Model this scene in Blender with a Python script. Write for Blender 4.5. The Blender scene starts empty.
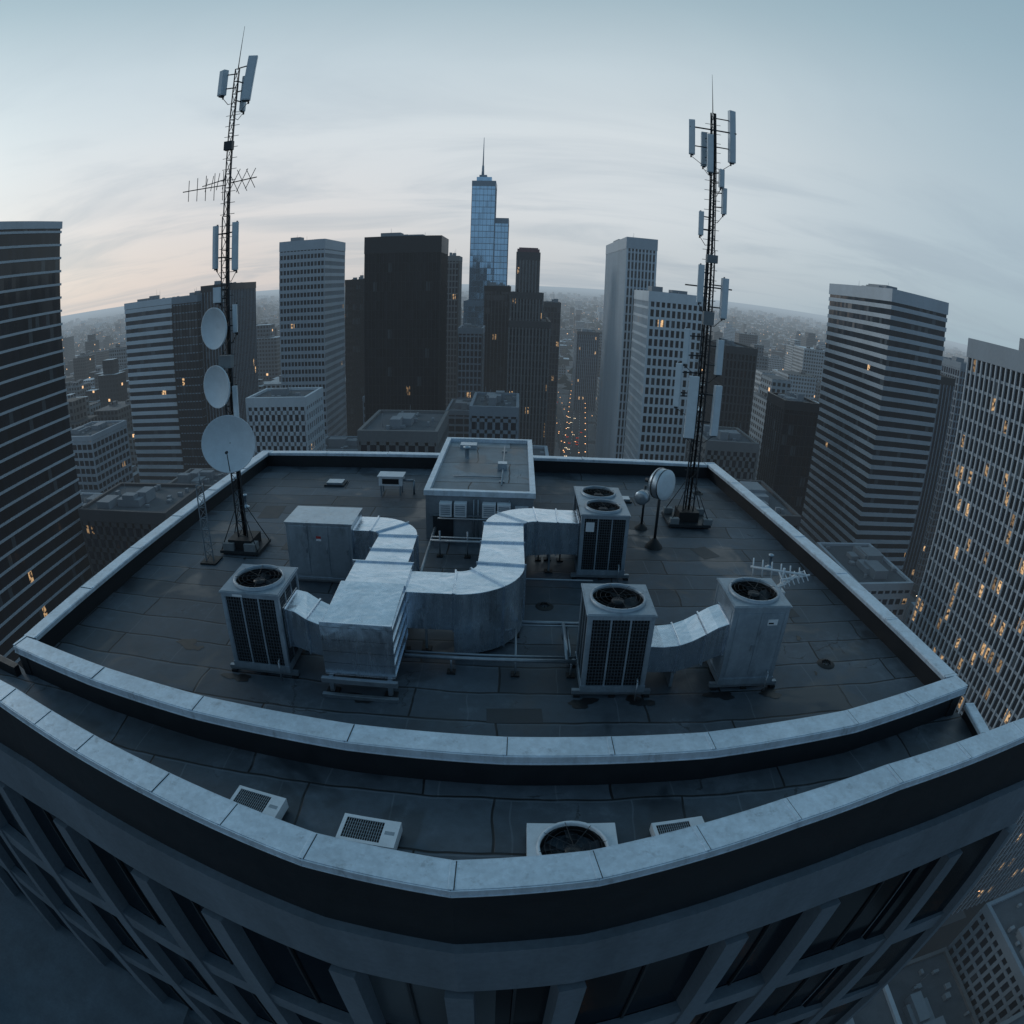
import bpy, math, random
from mathutils import Vector, Matrix
random.seed(7)
GZ=-120.0
scene=bpy.context.scene
COL=bpy.context.collection

# ---------------------------------------------------------------- mesh builder
class MB:
    def __init__(s): s.v=[];s.f=[];s.m=[];s.s=[];s.c=None
    def face(s,pts,m=0,sm=False):
        b=len(s.v); s.v+= [tuple(p) for p in pts]; s.f.append(tuple(range(b,b+len(pts)))); s.m.append(m); s.s.append(sm)
    def hexa(s,p,m=0):
        b=len(s.v); s.v+=[tuple(q) for q in p]
        for q in ((0,3,2,1),(4,5,6,7),(0,1,5,4),(1,2,6,5),(2,3,7,6),(3,0,4,7)):
            s.f.append(tuple(b+i for i in q)); s.m.append(m); s.s.append(False)
    def box(s,x0,x1,y0,y1,z0,z1,m=0):
        s.hexa([(x0,y0,z0),(x1,y0,z0),(x1,y1,z0),(x0,y1,z0),(x0,y0,z1),(x1,y0,z1),(x1,y1,z1),(x0,y1,z1)],m)
    def obox(s,c,ax,ay,az,hx,hy,hz,m=0):
        c=Vector(c); P=[]
        for k in (-1,1):
            for i,j in ((-1,-1),(1,-1),(1,1),(-1,1)):
                P.append(c+ax*hx*i+ay*hy*j+az*hz*k)
        s.hexa(P,m)
    def tube(s,p0,p1,r,n=8,m=0,r1=None,caps=True,sm=True):
        p0=Vector(p0);p1=Vector(p1); d=(p1-p0)
        if d.length<1e-6: return
        a,bb=basis(d.normalized()); r1=r if r1 is None else r1
        b=len(s.v)
        for p,rr in ((p0,r),(p1,r1)):
            for i in range(n):
                t=2*math.pi*i/n; s.v.append(tuple(p+(a*math.cos(t)+bb*math.sin(t))*rr))
        for i in range(n):
            j=(i+1)%n; s.f.append((b+i,b+j,b+n+j,b+n+i)); s.m.append(m); s.s.append(sm)
        if caps:
            s.f.append(tuple(b+i for i in range(n))[::-1]); s.m.append(m); s.s.append(False)
            s.f.append(tuple(b+n+i for i in range(n))); s.m.append(m); s.s.append(False)
    def path(s,pts,r,n=6,m=0):
        for i in range(len(pts)-1): s.tube(pts[i],pts[i+1],r,n,m)
    def rings(s,prof,c,d,n=28,m=0,sm=True,m_of=None):
        d=Vector(d).normalized(); a,bb=basis(d); c=Vector(c); b=len(s.v)
        for (r,o) in prof:
            for i in range(n):
                t=2*math.pi*i/n; s.v.append(tuple(c+d*o+(a*math.cos(t)+bb*math.sin(t))*r))
        for k in range(len(prof)-1):
            for i in range(n):
                j=(i+1)%n
                s.f.append((b+k*n+i,b+k*n+j,b+(k+1)*n+j,b+(k+1)*n+i)); s.m.append(m if m_of is None else m_of[k]); s.s.append(sm)
    def sweep(s,pts,m=0,caps=True):
        b=len(s.v);n=len(pts)
        for i,(x,y,W,z0,z1) in enumerate(pts):
            a=pts[max(0,i-1)];c=pts[min(n-1,i+1)]
            t=Vector((c[0]-a[0],c[1]-a[1]));t.normalize(); nx,ny=-t.y,t.x
            for sx,zz in ((-1,z0),(1,z0),(1,z1),(-1,z1)):
                s.v.append((x+nx*W/2*sx,y+ny*W/2*sx,zz))
        for i in range(n-1):
            for k in range(4):
                j=(k+1)%4
                s.f.append((b+i*4+k,b+i*4+j,b+(i+1)*4+j,b+(i+1)*4+k)); s.m.append(m); s.s.append(False)
        if caps:
            s.f.append((b,b+1,b+2,b+3)); s.m.append(m); s.s.append(False)
            e=b+(n-1)*4; s.f.append((e+3,e+2,e+1,e)); s.m.append(m); s.s.append(False)
    def obj(s,name,mats,bevel=0):
        me=bpy.data.meshes.new(name); me.from_pydata(s.v,[],s.f)
        for mt in mats: me.materials.append(mt)
        me.polygons.foreach_set("material_index",s.m)
        me.polygons.foreach_set("use_smooth",s.s)
        if s.c:
            at=me.attributes.new("Col",'FLOAT_COLOR','FACE')
            flat=[]
            for c in s.c: flat+= [c[0],c[1],c[2],1.0]
            at.data.foreach_set("color",flat)
        me.update()
        o=bpy.data.objects.new(name,me); COL.objects.link(o)
        if bevel:
            bm=o.modifiers.new("bevel",'BEVEL'); bm.width=bevel; bm.segments=2; bm.limit_method='ANGLE'; bm.angle_limit=math.radians(40)
        return o
def basis(d):
    up=Vector((0,0,1)) if abs(d.z)<0.95 else Vector((1,0,0))
    a=d.cross(up).normalized(); b=a.cross(d).normalized()
    return a,b

# ---------------------------------------------------------------- materials
class NT:
    def __init__(s,name):
        s.mat=bpy.data.materials.new(name); s.mat.use_nodes=True; s.t=s.mat.node_tree; s.t.nodes.clear()
        s.mat.cycles.emission_sampling='NONE'
    def n(s,typ,**k):
        q=s.t.nodes.new(typ)
        for a,b in k.items(): setattr(q,a,b)
        return q
    def l(s,a,b): s.t.links.new(a,b)
    def math(s,op,a,b=None,c=None):
        q=s.n("ShaderNodeMath",operation=op)
        for i,x in enumerate((a,b,c)):
            if x is None: continue
            if isinstance(x,(int,float)): q.inputs[i].default_value=x
            else: s.l(x,q.inputs[i])
        return q.outputs[0]
    def mix(s,f,a,b,typ='MIX'):
        q=s.n("ShaderNodeMix",data_type='RGBA',blend_type=typ)
        for i,x in ((0,f),(6,a),(7,b)):
            if isinstance(x,(int,float)): q.inputs[i].default_value=x
            elif isinstance(x,tuple): q.inputs[i].default_value=(x[0],x[1],x[2],1)
            else: s.l(x,q.inputs[i])
        return q.outputs[2]
    def noise(s,vec,scale,detail=4,rough=.55,dist=0):
        q=s.n("ShaderNodeTexNoise"); q.inputs["Scale"].default_value=scale; q.inputs["Detail"].default_value=detail
        q.inputs["Roughness"].default_value=rough; q.inputs["Distortion"].default_value=dist
        if vec is not None: s.l(vec,q.inputs["Vector"])
        return q.outputs["Fac"]
    def ramp(s,f,a,b):
        q=s.n("ShaderNodeMapRange",interpolation_type='SMOOTHSTEP'); s.l(f,q.inputs[0]); q.inputs[1].default_value=a; q.inputs[2].default_value=b
        return q.outputs[0]
    def pos(s):
        g=s.n("ShaderNodeNewGeometry"); return g.outputs["Position"],g.outputs["Normal"]
    def scalev(s,v,sx,sy,sz):
        q=s.n("ShaderNodeVectorMath",operation='MULTIPLY'); s.l(v,q.inputs[0]); q.inputs[1].default_value=(sx,sy,sz); return q.outputs[0]
    def principled(s,col,rough=.6,metal=0,bump=None,bstr=.3,bdist=.02,emit=None,estr=None,spec=.5):
        p=s.n("ShaderNodeBsdfPrincipled")
        for nm,x in (("Base Color",col),("Roughness",rough),("Metallic",metal),("Emission Color",emit),("Emission Strength",estr),("Specular IOR Level",spec)):
            if x is None: continue
            if isinstance(x,(int,float)): p.inputs[nm].default_value=x
            elif isinstance(x,tuple): p.inputs[nm].default_value=(x[0],x[1],x[2],1)
            else: s.l(x,p.inputs[nm])
        if bump is not None:
            b=s.n("ShaderNodeBump"); b.inputs["Strength"].default_value=bstr; b.inputs["Distance"].default_value=bdist
            s.l(bump,b.inputs["Height"]); s.l(b.outputs[0],p.inputs["Normal"])
        return p.outputs[0]
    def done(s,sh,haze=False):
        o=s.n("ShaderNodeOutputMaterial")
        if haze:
            # haze painted into city materials as emission, growing with world distance from the site
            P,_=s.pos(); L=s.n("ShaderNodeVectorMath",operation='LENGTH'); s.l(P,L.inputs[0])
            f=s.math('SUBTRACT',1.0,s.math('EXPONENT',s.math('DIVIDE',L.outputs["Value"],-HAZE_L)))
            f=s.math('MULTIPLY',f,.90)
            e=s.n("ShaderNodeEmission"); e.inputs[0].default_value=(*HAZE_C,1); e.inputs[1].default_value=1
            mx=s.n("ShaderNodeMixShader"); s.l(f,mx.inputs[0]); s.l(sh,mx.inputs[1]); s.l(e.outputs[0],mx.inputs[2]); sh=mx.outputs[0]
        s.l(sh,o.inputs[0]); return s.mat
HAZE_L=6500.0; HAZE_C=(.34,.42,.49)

def simple(name,col,rough=.6,metal=0,var=.25,scale=3,haze=False,bump=.15,spec=.5,streak=False):
    t=NT(name); P,N=t.pos()
    v=t.scalev(P,1,1,.15) if streak else P
    n1=t.noise(v,scale,3,.6); n2=t.noise(P,scale*9,1,.6)
    f=t.math('MULTIPLY_ADD',n1,var*2,1-var); f=t.math('MULTIPLY',f,t.math('MULTIPLY_ADD',n2,var*.8,1-var*.4))
    c=t.n("ShaderNodeCombineColor"); 
    for i in range(3): t.l(t.math('MULTIPLY',f,col[i]),c.inputs[i])
    r=t.math('MULTIPLY_ADD',n1,.25,rough-.12)
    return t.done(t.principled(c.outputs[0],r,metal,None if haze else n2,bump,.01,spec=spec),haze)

def galv(name,col,rough=.42,metal=.75,dirtc=(.07,.07,.072),dirt=.5,warp=.12,vr=.5):
    t=NT(name); P,N=t.pos()
    vo=t.n("ShaderNodeTexVoronoi"); vo.inputs["Scale"].default_value=14; t.l(P,vo.inputs["Vector"])
    sp=t.n("ShaderNodeSeparateColor"); t.l(vo.outputs["Color"],sp.inputs[0])
    n1=t.noise(P,1.6,2,.6,.4); n3=t.noise(t.scalev(P,1,1,.12),7,3,.6)
    f=t.math('MULTIPLY_ADD',sp.outputs[0],.10,.95); f=t.math('MULTIPLY',f,t.math('MULTIPLY_ADD',n1,vr,1-vr/2)); f=t.math('MULTIPLY',f,t.math('MULTIPLY_ADD',n3,vr*.9,1-vr*.45))
    c=t.n("ShaderNodeCombineColor")
    for i in range(3): t.l(t.math('MULTIPLY',f,col[i]),c.inputs[i])
    dm=t.ramp(t.noise(t.scalev(P,1,1,.35),3.1,5,.74),.54,.76)
    cc=t.mix(t.math('MULTIPLY',dm,dirt),c.outputs[0],dirtc)
    r=t.math('MULTIPLY_ADD',n3,.28,rough-.12)
    return t.done(t.principled(cc,r,metal,n1,warp,.08),)

def roofmat(name,base,rot=False,W=5.2,Hh=1.05,wetk=.6):
    t=NT(name); P,N=t.pos()
    wob=t.noise(P,.6,2,.5)
    mp=t.n("ShaderNodeMapping"); t.l(P,mp.inputs[0])
    if rot: mp.inputs["Rotation"].default_value=(0,0,math.radians(90))
    va=t.n("ShaderNodeVectorMath",operation='ADD'); t.l(mp.outputs[0],va.inputs[0])
    cb=t.n("ShaderNodeCombineXYZ"); t.l(t.math('MULTIPLY',wob,.32),cb.inputs[0]); t.l(t.math('MULTIPLY',wob,.24),cb.inputs[1]); t.l(cb.outputs[0],va.inputs[1])
    br=t.n("ShaderNodeTexBrick"); t.l(va.outputs[0],br.inputs["Vector"]); br.inputs["Scale"].default_value=1; br.offset=.37
    br.inputs["Brick Width"].default_value=W; br.inputs["Row Height"].default_value=Hh; br.inputs["Mortar Size"].default_value=.030; br.inputs["Mortar Smooth"].default_value=.5
    br.inputs["Color1"].default_value=(.68,.68,.68,1); br.inputs["Color2"].default_value=(1.27,1.27,1.27,1); br.inputs["Mortar"].default_value=(.10,.10,.10,1)
    n1=t.noise(P,.35,5,.68,.4); n2=t.noise(P,3.5,4,.7); n3=t.noise(P,60,1,.6)
    f=t.math('MULTIPLY_ADD',n1,1.3,.35); f=t.math('MULTIPLY',f,t.math('MULTIPLY_ADD',n2,.9,.55)); f=t.math('MULTIPLY',f,t.math('MULTIPLY_ADD',n3,.5,.75))
    c=t.n("ShaderNodeCombineColor")
    for i in range(3): t.l(t.math('MULTIPLY',f,base[i]),c.inputs[i])
    va2=t.n("ShaderNodeVectorMath",operation='ADD'); t.l(va.outputs[0],va2.inputs[0]); va2.inputs[1].default_value=(1.9,.06,0)
    b2=t.n("ShaderNodeTexBrick"); t.l(va2.outputs[0],b2.inputs["Vector"]); b2.inputs["Scale"].default_value=1; b2.offset=.61
    b2.inputs["Brick Width"].default_value=W*.62; b2.inputs["Row Height"].default_value=Hh; b2.inputs["Mortar Size"].default_value=.016
    cc=t.mix(t.math('MULTIPLY',b2.outputs["Fac"],.40),c.outputs[0],(.14,.17,.20))
    cc=t.mix(1.0,cc,br.outputs["Color"],'MULTIPLY')
    vc=t.n("ShaderNodeTexVoronoi"); vc.feature='DISTANCE_TO_EDGE'; vc.inputs["Scale"].default_value=.55
    vd=t.n("ShaderNodeVectorMath",operation='ADD'); cb3=t.n("ShaderNodeCombineXYZ"); t.l(t.math('MULTIPLY',n2,.5),cb3.inputs[0]); t.l(t.math('MULTIPLY',n1,.8),cb3.inputs[1]); t.l(P,vd.inputs[0]); t.l(cb3.outputs[0],vd.inputs[1]); t.l(vd.outputs[0],vc.inputs["Vector"])
    crack=t.math('MULTIPLY',t.math('LESS_THAN',vc.outputs["Distance"],.007),t.ramp(n1,.54,.60))
    cc=t.mix(t.math('MULTIPLY',crack,.7),cc,(.008,.008,.009))
    wet=t.ramp(t.noise(P,.42,3,.6,.8),.53,.63)
    cc=t.mix(t.math('MULTIPLY',wet,.5),cc,(.014,.019,.025))
    tide=t.ramp(t.math('MULTIPLY_ADD',n2,.35,t.math('MULTIPLY',n1,.65)),.54,.64)
    cc=t.mix(t.math('MULTIPLY',tide,.26),cc,(.14,.17,.20))
    r=t.math('SUBTRACT',.62,t.math('MULTIPLY',wet,.40*wetk))
    r=t.math('ADD',r,t.math('MULTIPLY',t.math('SUBTRACT',n2,.5),.35))
    hgt=t.math('ADD',t.math('MULTIPLY',br.outputs["Fac"],-1.0),t.math('MULTIPLY',wob,1.5))
    return t.done(t.principled(cc,r,0,hgt,.6,.02))

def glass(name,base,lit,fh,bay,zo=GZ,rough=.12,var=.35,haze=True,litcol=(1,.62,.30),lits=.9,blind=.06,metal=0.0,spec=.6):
    t=NT(name); P,N=t.pos()
    sp=t.n("ShaderNodeSeparateXYZ"); t.l(P,sp.inputs[0]); sn=t.n("ShaderNodeSeparateXYZ"); t.l(N,sn.inputs[0])
    ax=t.math('GREATER_THAN',t.math('ABSOLUTE',sn.outputs[0]),.5)
    u=t.math('ADD',t.math('MULTIPLY',sp.outputs[1],ax),t.math('MULTIPLY',sp.outputs[0],t.math('SUBTRACT',1,ax)))
    cu=t.math('FLOOR',t.math('DIVIDE',u,bay)); cv=t.math('FLOOR',t.math('DIVIDE',t.math('SUBTRACT',sp.outputs[2],zo),fh))
    cb=t.n("ShaderNodeCombineXYZ"); t.l(cu,cb.inputs[0]); t.l(cv,cb.inputs[1]); t.l(ax,cb.inputs[2])
    wn=t.n("ShaderNodeTexWhiteNoise",noise_dimensions='3D'); t.l(cb.outputs[0],wn.inputs[0])
    sc=t.n("ShaderNodeSeparateColor"); t.l(wn.outputs["Color"],sc.inputs[0])
    wf=t.n("ShaderNodeTexWhiteNoise",noise_dimensions='2D'); cb2=t.n("ShaderNodeCombineXYZ"); t.l(cv,cb2.inputs[0]); t.l(t.math('FLOOR',t.math('DIVIDE',cu,5)),cb2.inputs[1]); t.l(cb2.outputs[0],wf.inputs[0])
    f=t.math('MULTIPLY_ADD',sc.outputs[0],var*2,1-var)
    c=t.n("ShaderNodeCombineColor")
    for i in range(3): t.l(t.math('MULTIPLY',f,base[i]*(.75,1.0,1.25)[i]),c.inputs[i])
    bl=t.math('GREATER_THAN',sc.outputs[1],1-blind)
    cc=t.mix(t.math('MULTIPLY',bl,.35),c.outputs[0],(.14,.17,.19))
    lm=t.math('GREATER_THAN',t.math('ADD',sc.outputs[2],t.math('MULTIPLY',t.math('GREATER_THAN',wf.outputs[0],.93),lit*5)),1-lit)
    es=t.math('MULTIPLY',lm,t.math('MULTIPLY_ADD',sc.outputs[0],lits,lits*.2))
    es=t.math('MULTIPLY',es,t.ramp(t.noise(P,1.1,1,.5),.35,.62))
    nv=t.n("ShaderNodeVectorMath",operation='SUBTRACT'); t.l(wn.outputs["Color"],nv.inputs[0]); nv.inputs[1].default_value=(.5,.5,.5)
    nm=t.n("ShaderNodeVectorMath",operation='SCALE'); t.l(nv.outputs[0],nm.inputs[0]); nm.inputs["Scale"].default_value=.05
    na=t.n("ShaderNodeVectorMath",operation='ADD'); t.l(N,na.inputs[0]); t.l(nm.outputs[0],na.inputs[1])
    no=t.n("ShaderNodeVectorMath",operation='NORMALIZE'); t.l(na.outputs[0],no.inputs[0])
    sh=t.principled(cc,rough,metal,None,emit=litcol,estr=es,spec=spec)
    t.l(no.outputs[0],sh.node.inputs["Normal"])
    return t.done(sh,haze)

M={}
M['roof']=roofmat("roof_membrane",(.060,.080,.102))
M['ledge']=roofmat("ledge_membrane",(.058,.077,.098),False,3.6,1.4)
M['cap']=galv("parapet_cap_metal",(.52,.62,.71),.40,.35,(.13,.14,.15),.5)
M['dark']=simple("dark_flashing",(.008,.011,.015),.5,0,.35,2)
M['galv']=galv("galvanised_sheet",(.60,.69,.78),.24,.92,(.22,.245,.27),.35,.30,.28)
M['galv2']=galv("galvanised_sheet_dull",(.38,.46,.53),.36,.8,vr=.35)
M['unit']=galv("unit_painted_steel",(.26,.325,.385),.40,.45,(.05,.053,.058),.5)
M['white']=simple("white_painted_metal",(.56,.62,.67),.45,0,.2,4)
M['pale']=simple("antenna_plastic",(.54,.62,.68),.5,0,.15,4)
M['coil']=simple("coil_dark",(.010,.013,.016),.5,.3,.3,8)
M['guard']=simple("coil_guard",(.08,.10,.12),.45,.4,.3,8)
M['black']=simple("black_rubber",(.007,.008,.010),.6,0,.3,6)
M['steel']=simple("galvanised_steel_tube",(.25,.30,.345),.40,.6,.3,6)
M['dsteel']=simple("dark_steel",(.032,.039,.047),.5,.4,.3,6)
M['fan']=simple("fan_blade",(.028,.032,.038),.3,.3,.2,6)
M['wallc']=simple("penthouse_render",(.16,.19,.22),.8,0,.45,1.2,streak=True)
M['pent']=roofmat("penthouse_roof",(.20,.24,.275),False,3.6,2.4,.4)
M['conc']=simple("facade_concrete",(.10,.13,.16),.75,0,.45,.8,streak=True)
M['fglass']=glass("own_facade_glass",(.004,.005,.007),.0,4.2,3.0,0,.15,.4,False,spec=.3)
M['red']=simple("red_label",(.30,.03,.03),.5,0,.1,5)
M['conc2']=simple("concrete_block",(.17,.19,.205),.85,0,.3,3)

# ---------------------------------------------------------------- own building
def offset(pl,d):
    out=[]
    for i,(x,y) in enumerate(pl):
        a=pl[max(0,i-1)];b=pl[min(len(pl)-1,i+1)]
        t=Vector((b[0]-a[0],b[1]-a[1])).normalized()
        out.append((x-t.y*d,y+t.x*d))
    return out
def strip(mb,pl,d0,d1,z0,z1,m=0):
    a=offset(pl,d0);b=offset(pl,d1)
    for i in range(len(pl)-1):
        mb.hexa([(*a[i],z0),(*a[i+1],z0),(*b[i+1],z0),(*b[i],z0),(*a[i],z1),(*a[i+1],z1),(*b[i+1],z1),(*b[i],z1)],m)
def sub(pl,step):
    out=[]
    for i in range(len(pl)-1):
        a=Vector(pl[i]);b=Vector(pl[i+1]);n=max(1,round((b-a).length/step))
        for k in range(n): out.append(tuple(a.lerp(b,k/n)))
    out.append(pl[-1]); return out

front=[(-31,12.2),(-15.6,8.78),(-12.36,8.24),(-9.02,7.43),(-6.67,6.88),(-3.28,6.06),(-.76,5.76),(1.59,6.05),(5.46,6.98),(8.17,7.50),(12.81,8.04),(15.6,8.25)]
inner_front=[(-13.0,9.95),(-9.6,9.36),(-6.5,8.95),(-3.0,8.66),(0,8.57),(4,8.66),(7.5,9.02),(11.55,9.85)]
NL,FL,FR,NR=inner_front[0],(-12.5,28.5),(9.85,28.75),inner_front[-1]

building=bpy.data.objects.new("office_building_rooftop",None); COL.objects.link(building)
def part(o,p): o.parent=p; return o

mb=MB()
mb.face([(p[0],p[1]+.25,0) for p in inner_front]+[(9.6,28.5,0),(-12.3,28.3,0)],0)
part(mb.obj("roof_deck",[M['roof']]),building)
mb=MB()
inn=offset(front[:-2],.15)
mb.face([(p[0],p[1],-.2) for p in inn]+[(11.75,8.05,-.2),(11.7,9.9,-.2)]+[(p[0],p[1]+.1,-.2) for p in reversed(inner_front)]+[(-13.6,10.3,-.2),(-30.6,13.4,-.2)],0)
part(mb.obj("ledge_deck",[M['ledge']]),building)

mb=MB()
strip(mb,inner_front,.08,.38,-.2,.60,1)
for pl in ([FL,NL],[NR,FR],[FR,FL]):
    strip(mb,pl,.08,.38,-.3,.60,1)
part(mb.obj("parapet_wall",[M['cap'],M['dark']]),building)
def cap_run(mb,pl,d0,d1,z0,z1,seg,lip=.10):
    ps=sub(pl,seg)
    a=offset(ps,d0);b=offset(ps,d1)
    for i in range(len(ps)-1):
        A=Vector(a[i]);B=Vector(a[i+1]);C=Vector(b[i+1]);D=Vector(b[i]);g=.006/max(.1,(B-A).length)
        A2=A.lerp(B,g);B2=B.lerp(A,g);D2=D.lerp(C,g);C2=C.lerp(D,g)
        dz=random.uniform(-.006,.006)
        mb.hexa([(*A2,z0),(*B2,z0),(*C2,z0),(*D2,z0),(*A2,z1+dz),(*B2,z1-dz),(*C2,z1-dz),(*D2,z1+dz)],0)
    for i in range(0,len(ps)):
        t=Vector(ps[min(i+1,len(ps)-1)])-Vector(ps[max(i-1,0)]); t.normalize()
        A=Vector(a[i]);D=Vector(b[i]); w=.045; u=.008
        mb.hexa([(*(A-t*w),z1-.01),(*(A+t*w),z1-.01),(*(D+t*w),z1-.01),(*(D-t*w),z1-.01),(*(A-t*w),z1+.014),(*(A+t*w),z1+.014),(*(D+t*w),z1+.014),(*(D-t*w),z1+.014)],0)
        A=A+t*(w+u);D=D+t*(w+u)
        mb.hexa([(*(A-t*u),z1-.01),(*(A+t*u),z1-.01),(*(D+t*u),z1-.01),(*(D-t*u),z1-.01),(*(A-t*u),z1+.009),(*(A+t*u),z1+.009),(*(D+t*u),z1+.009),(*(D-t*u),z1+.009)],1)
    strip(mb,ps,d0-.03,d0-.002,z0-lip,z1-.012,0)
    strip(mb,ps,d0-.045,d0-.031,z0-lip-.012,z0-lip+.02,0)
    strip(mb,ps,d1+.002,d1+.03,z0-lip*.6,z1-.012,0)
mb=MB()
cap_run(mb,inner_front,0,.52,.62,.70,2.6,.12)
cap_run(mb,[(FL[0]-.0,FL[1]),(NL[0],NL[1]+.56)],0,.46,.62,.70,3,.09)
cap_run(mb,[(NR[0],NR[1]+.56),FR],0,.46,.62,.70,3,.09)
cap_run(mb,[(FR[0]-.5,FR[1]),(FL[0]+.5,FL[1])],0,.40,.62,.70,3,.09)
part(mb.obj("parapet_cap",[M['cap'],M['black']],.008),building)

mb=MB()
strip(mb,front,.06,.26,-.3,.11,1)
strip(mb,front,.10,.50,-1.9,-.302,1)
side=[(11.45,8.5),(11.7,9.75)]
strip(mb,side,-.25,-.05,-.3,.105,1)
strip(mb,[(-31,12.9),(-13.05,9.97)],-.26,-.06,-1.9,.11,1)
part(mb.obj("outer_parapet_wall",[M['cap'],M['dark']]),building)
mb=MB()
cap_run(mb,front,0,.62,.12,.20,1.9,.10)
cap_run(mb,side,-.3,.0,.11,.18,1.6,.08)
part(mb.obj("outer_parapet_cap",[M['cap'],M['black']],.008),building)

closed=front+[(15.6,8.95),(11.85,8.75),(11.6,9.85),(9.85,28.75),(-12.5,28.5),(-13.0,9.95),(-31,13.4),front[0]]
mb=MB()
def stripc(d0,d1,z0,z1,m): strip(mb,closed,d0,d1,z0,z1,m)
stripc(-.12,.3,-2.75,-1.902,0)
stripc(-.02,.3,-4.0,-2.752,0)
z=-4.0
while z>GZ:
    stripc(.42,.6,z-4.6,z,1)
    stripc(-.02,.4,z-4.6-.9,z-4.6,0)
    z-=5.5
pts=sub(closed,3.9)
for i in range(len(pts)-1):
    a=Vector(pts[max(0,i-1)]);b=Vector(pts[i+1]);t=(b-a).normalized();n=Vector((-t.y,t.x))
    c=Vector(pts[i])+n*.18
    mb.obox((c.x,c.y,(GZ-4.2)/2),Vector((t.x,t.y,0)),Vector((n.x,n.y,0)),Vector((0,0,1)),.30,.29,(-4.2-GZ)/2,0)
    c=Vector(pts[i])*.5+Vector(pts[i+1])*.5+n*.39
    mb.obox((c.x,c.y,(GZ-4.2)/2),Vector((t.x,t.y,0)),Vector((n.x,n.y,0)),Vector((0,0,1)),.035,.05,(-4.2-GZ)/2,2)
part(mb.obj("facade",[M['conc'],M['fglass'],M['dsteel']]),building)
mb=MB()
mb.box(-46,-14,-8,12,GZ,-19.4,0)
mb.box(-46.3,-13.7,-8.3,-7.6,-19.6,-18.3,0); mb.box(-14.2,-13.6,-7.6,6,-19.6,-18.3,0)
mb.box(-30,-26,0,5,-19.4,-17.6,1); mb.box(-22,-19.5,-3,0,-19.4,-17.9,1)
part(mb.obj("podium_roof",[M['conc'],M['unit']]),building)

# ---------------------------------------------------------------- condensers
def fan_top(mb,cx,cy,hx,hy,z,R,mt=0,md=2,mf=3,mg=4):
    n=32
    cp=[];sp=[]
    for i in range(n):
        t=2*math.pi*(i+.5)/n;c,s=math.cos(t),math.sin(t)
        k=min(hx/abs(c) if abs(c)>1e-6 else 1e9,hy/abs(s) if abs(s)>1e-6 else 1e9)
        cp.append((cx+c*R,cy+s*R));sp.append((cx+c*k,cy+s*k))
    for i in range(n):
        j=(i+1)%n
        mb.face([(*cp[i],z),(*sp[i],z),(*sp[j],z),(*cp[j],z)],mt)
        ei=abs(abs(sp[i][0]-cx)-hx)<1e-5; ej=abs(abs(sp[j][0]-cx)-hx)<1e-5
        if ei!=ej:
            X=cx+math.copysign(hx,sp[i][0]-cx);Y=cy+math.copysign(hy,sp[i][1]-cy)
            mb.face([(*sp[i],z),(X,Y,z),(*sp[j],z)],mt)
    c=(cx,cy,z)
    mb.rings([(R,-.32),(R,-.02)],c,(0,0,1),n,md)
    mb.rings([(R,-.02),(R,.07),(R+.05,.07),(R+.06,0.001)],c,(0,0,1),n,mt)
    mb.rings([(R,-.32),(.001,-.32)],c,(0,0,1),n,md)
    mb.rings([(.001,-.03),(.14,-.03),(.15,-.06),(.15,-.2)],c,(0,0,1),16,mf)
    for k in range(5):
        a=2*math.pi*k/5+.3
        P=[]
        for r,w,dz in ((.13,.30,.05),(R*.6,.36,.06),(R*.94,.40,.05)):
            for sgn in (-1,1):
                aa=a+sgn*w*(.9 if r<.3 else .8 if r<.45 else .62)
                P.append((cx+r*math.cos(aa),cy+r*math.sin(aa),z-.13+sgn*dz))
        mb.face([P[0],P[1],P[3],P[2]],mf,True); mb.face([P[2],P[3],P[5],P[4]],mf,True)
    for r in [R*q for q in (.3,.5,.7,.86)]:
        for i in range(24):
            t0=2*math.pi*i/24;t1=2*math.pi*(i+1)/24
            mb.tube((cx+r*math.cos(t0),cy+r*math.sin(t0),z+.065),(cx+r*math.cos(t1),cy+r*math.sin(t1),z+.065),.004,4,mg,caps=False)
    for i in range(8):
        t=2*math.pi*i/8+.2
        mb.tube((cx,cy,z+.085),(cx+(R+.02)*math.cos(t),cy+(R+.02)*math.sin(t),z+.07),.006,4,mg,caps=False)

def grille(mb,side,x0,x1,y0,y1,z0,z1,nb,nh,mt=0,md=1,mw=10):
    L=(x1-x0) if side in 'sn' else (y1-y0)
    def bx(a0,a1,d0,d1,q0,q1,m):
        if side=='s': mb.box(x0+a0,x0+a1,y0+d0,y0+d1,q0,q1,m)
        if side=='n': mb.box(x0+a0,x0+a1,y1-d1,y1-d0,q0,q1,m)
        if side=='w': mb.box(x0+d0,x0+d1,y0+a0,y0+a1,q0,q1,m)
        if side=='e': mb.box(x1-d1,x1-d0,y0+a0,y0+a1,q0,q1,m)
    bx(.09,L-.09,.05,.08,z0+.12,z1-.14,md)
    nv=nb
    for i in range(nv+1):
        a=.09+(L-.18)*i/nv; big=i%(nv//3)==0; w=.020 if big else .006
        bx(a-w,a+w,.012+.003*(not big),.045,z0+.12,z1-.14,mt if big else mw)
    for i in range(nh+1):
        q=z0+.12+(z1-z0-.26)*i/nh; w=.007
        bx(.09,L-.09,.020,.040,q-w,q+w,mw)

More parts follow.
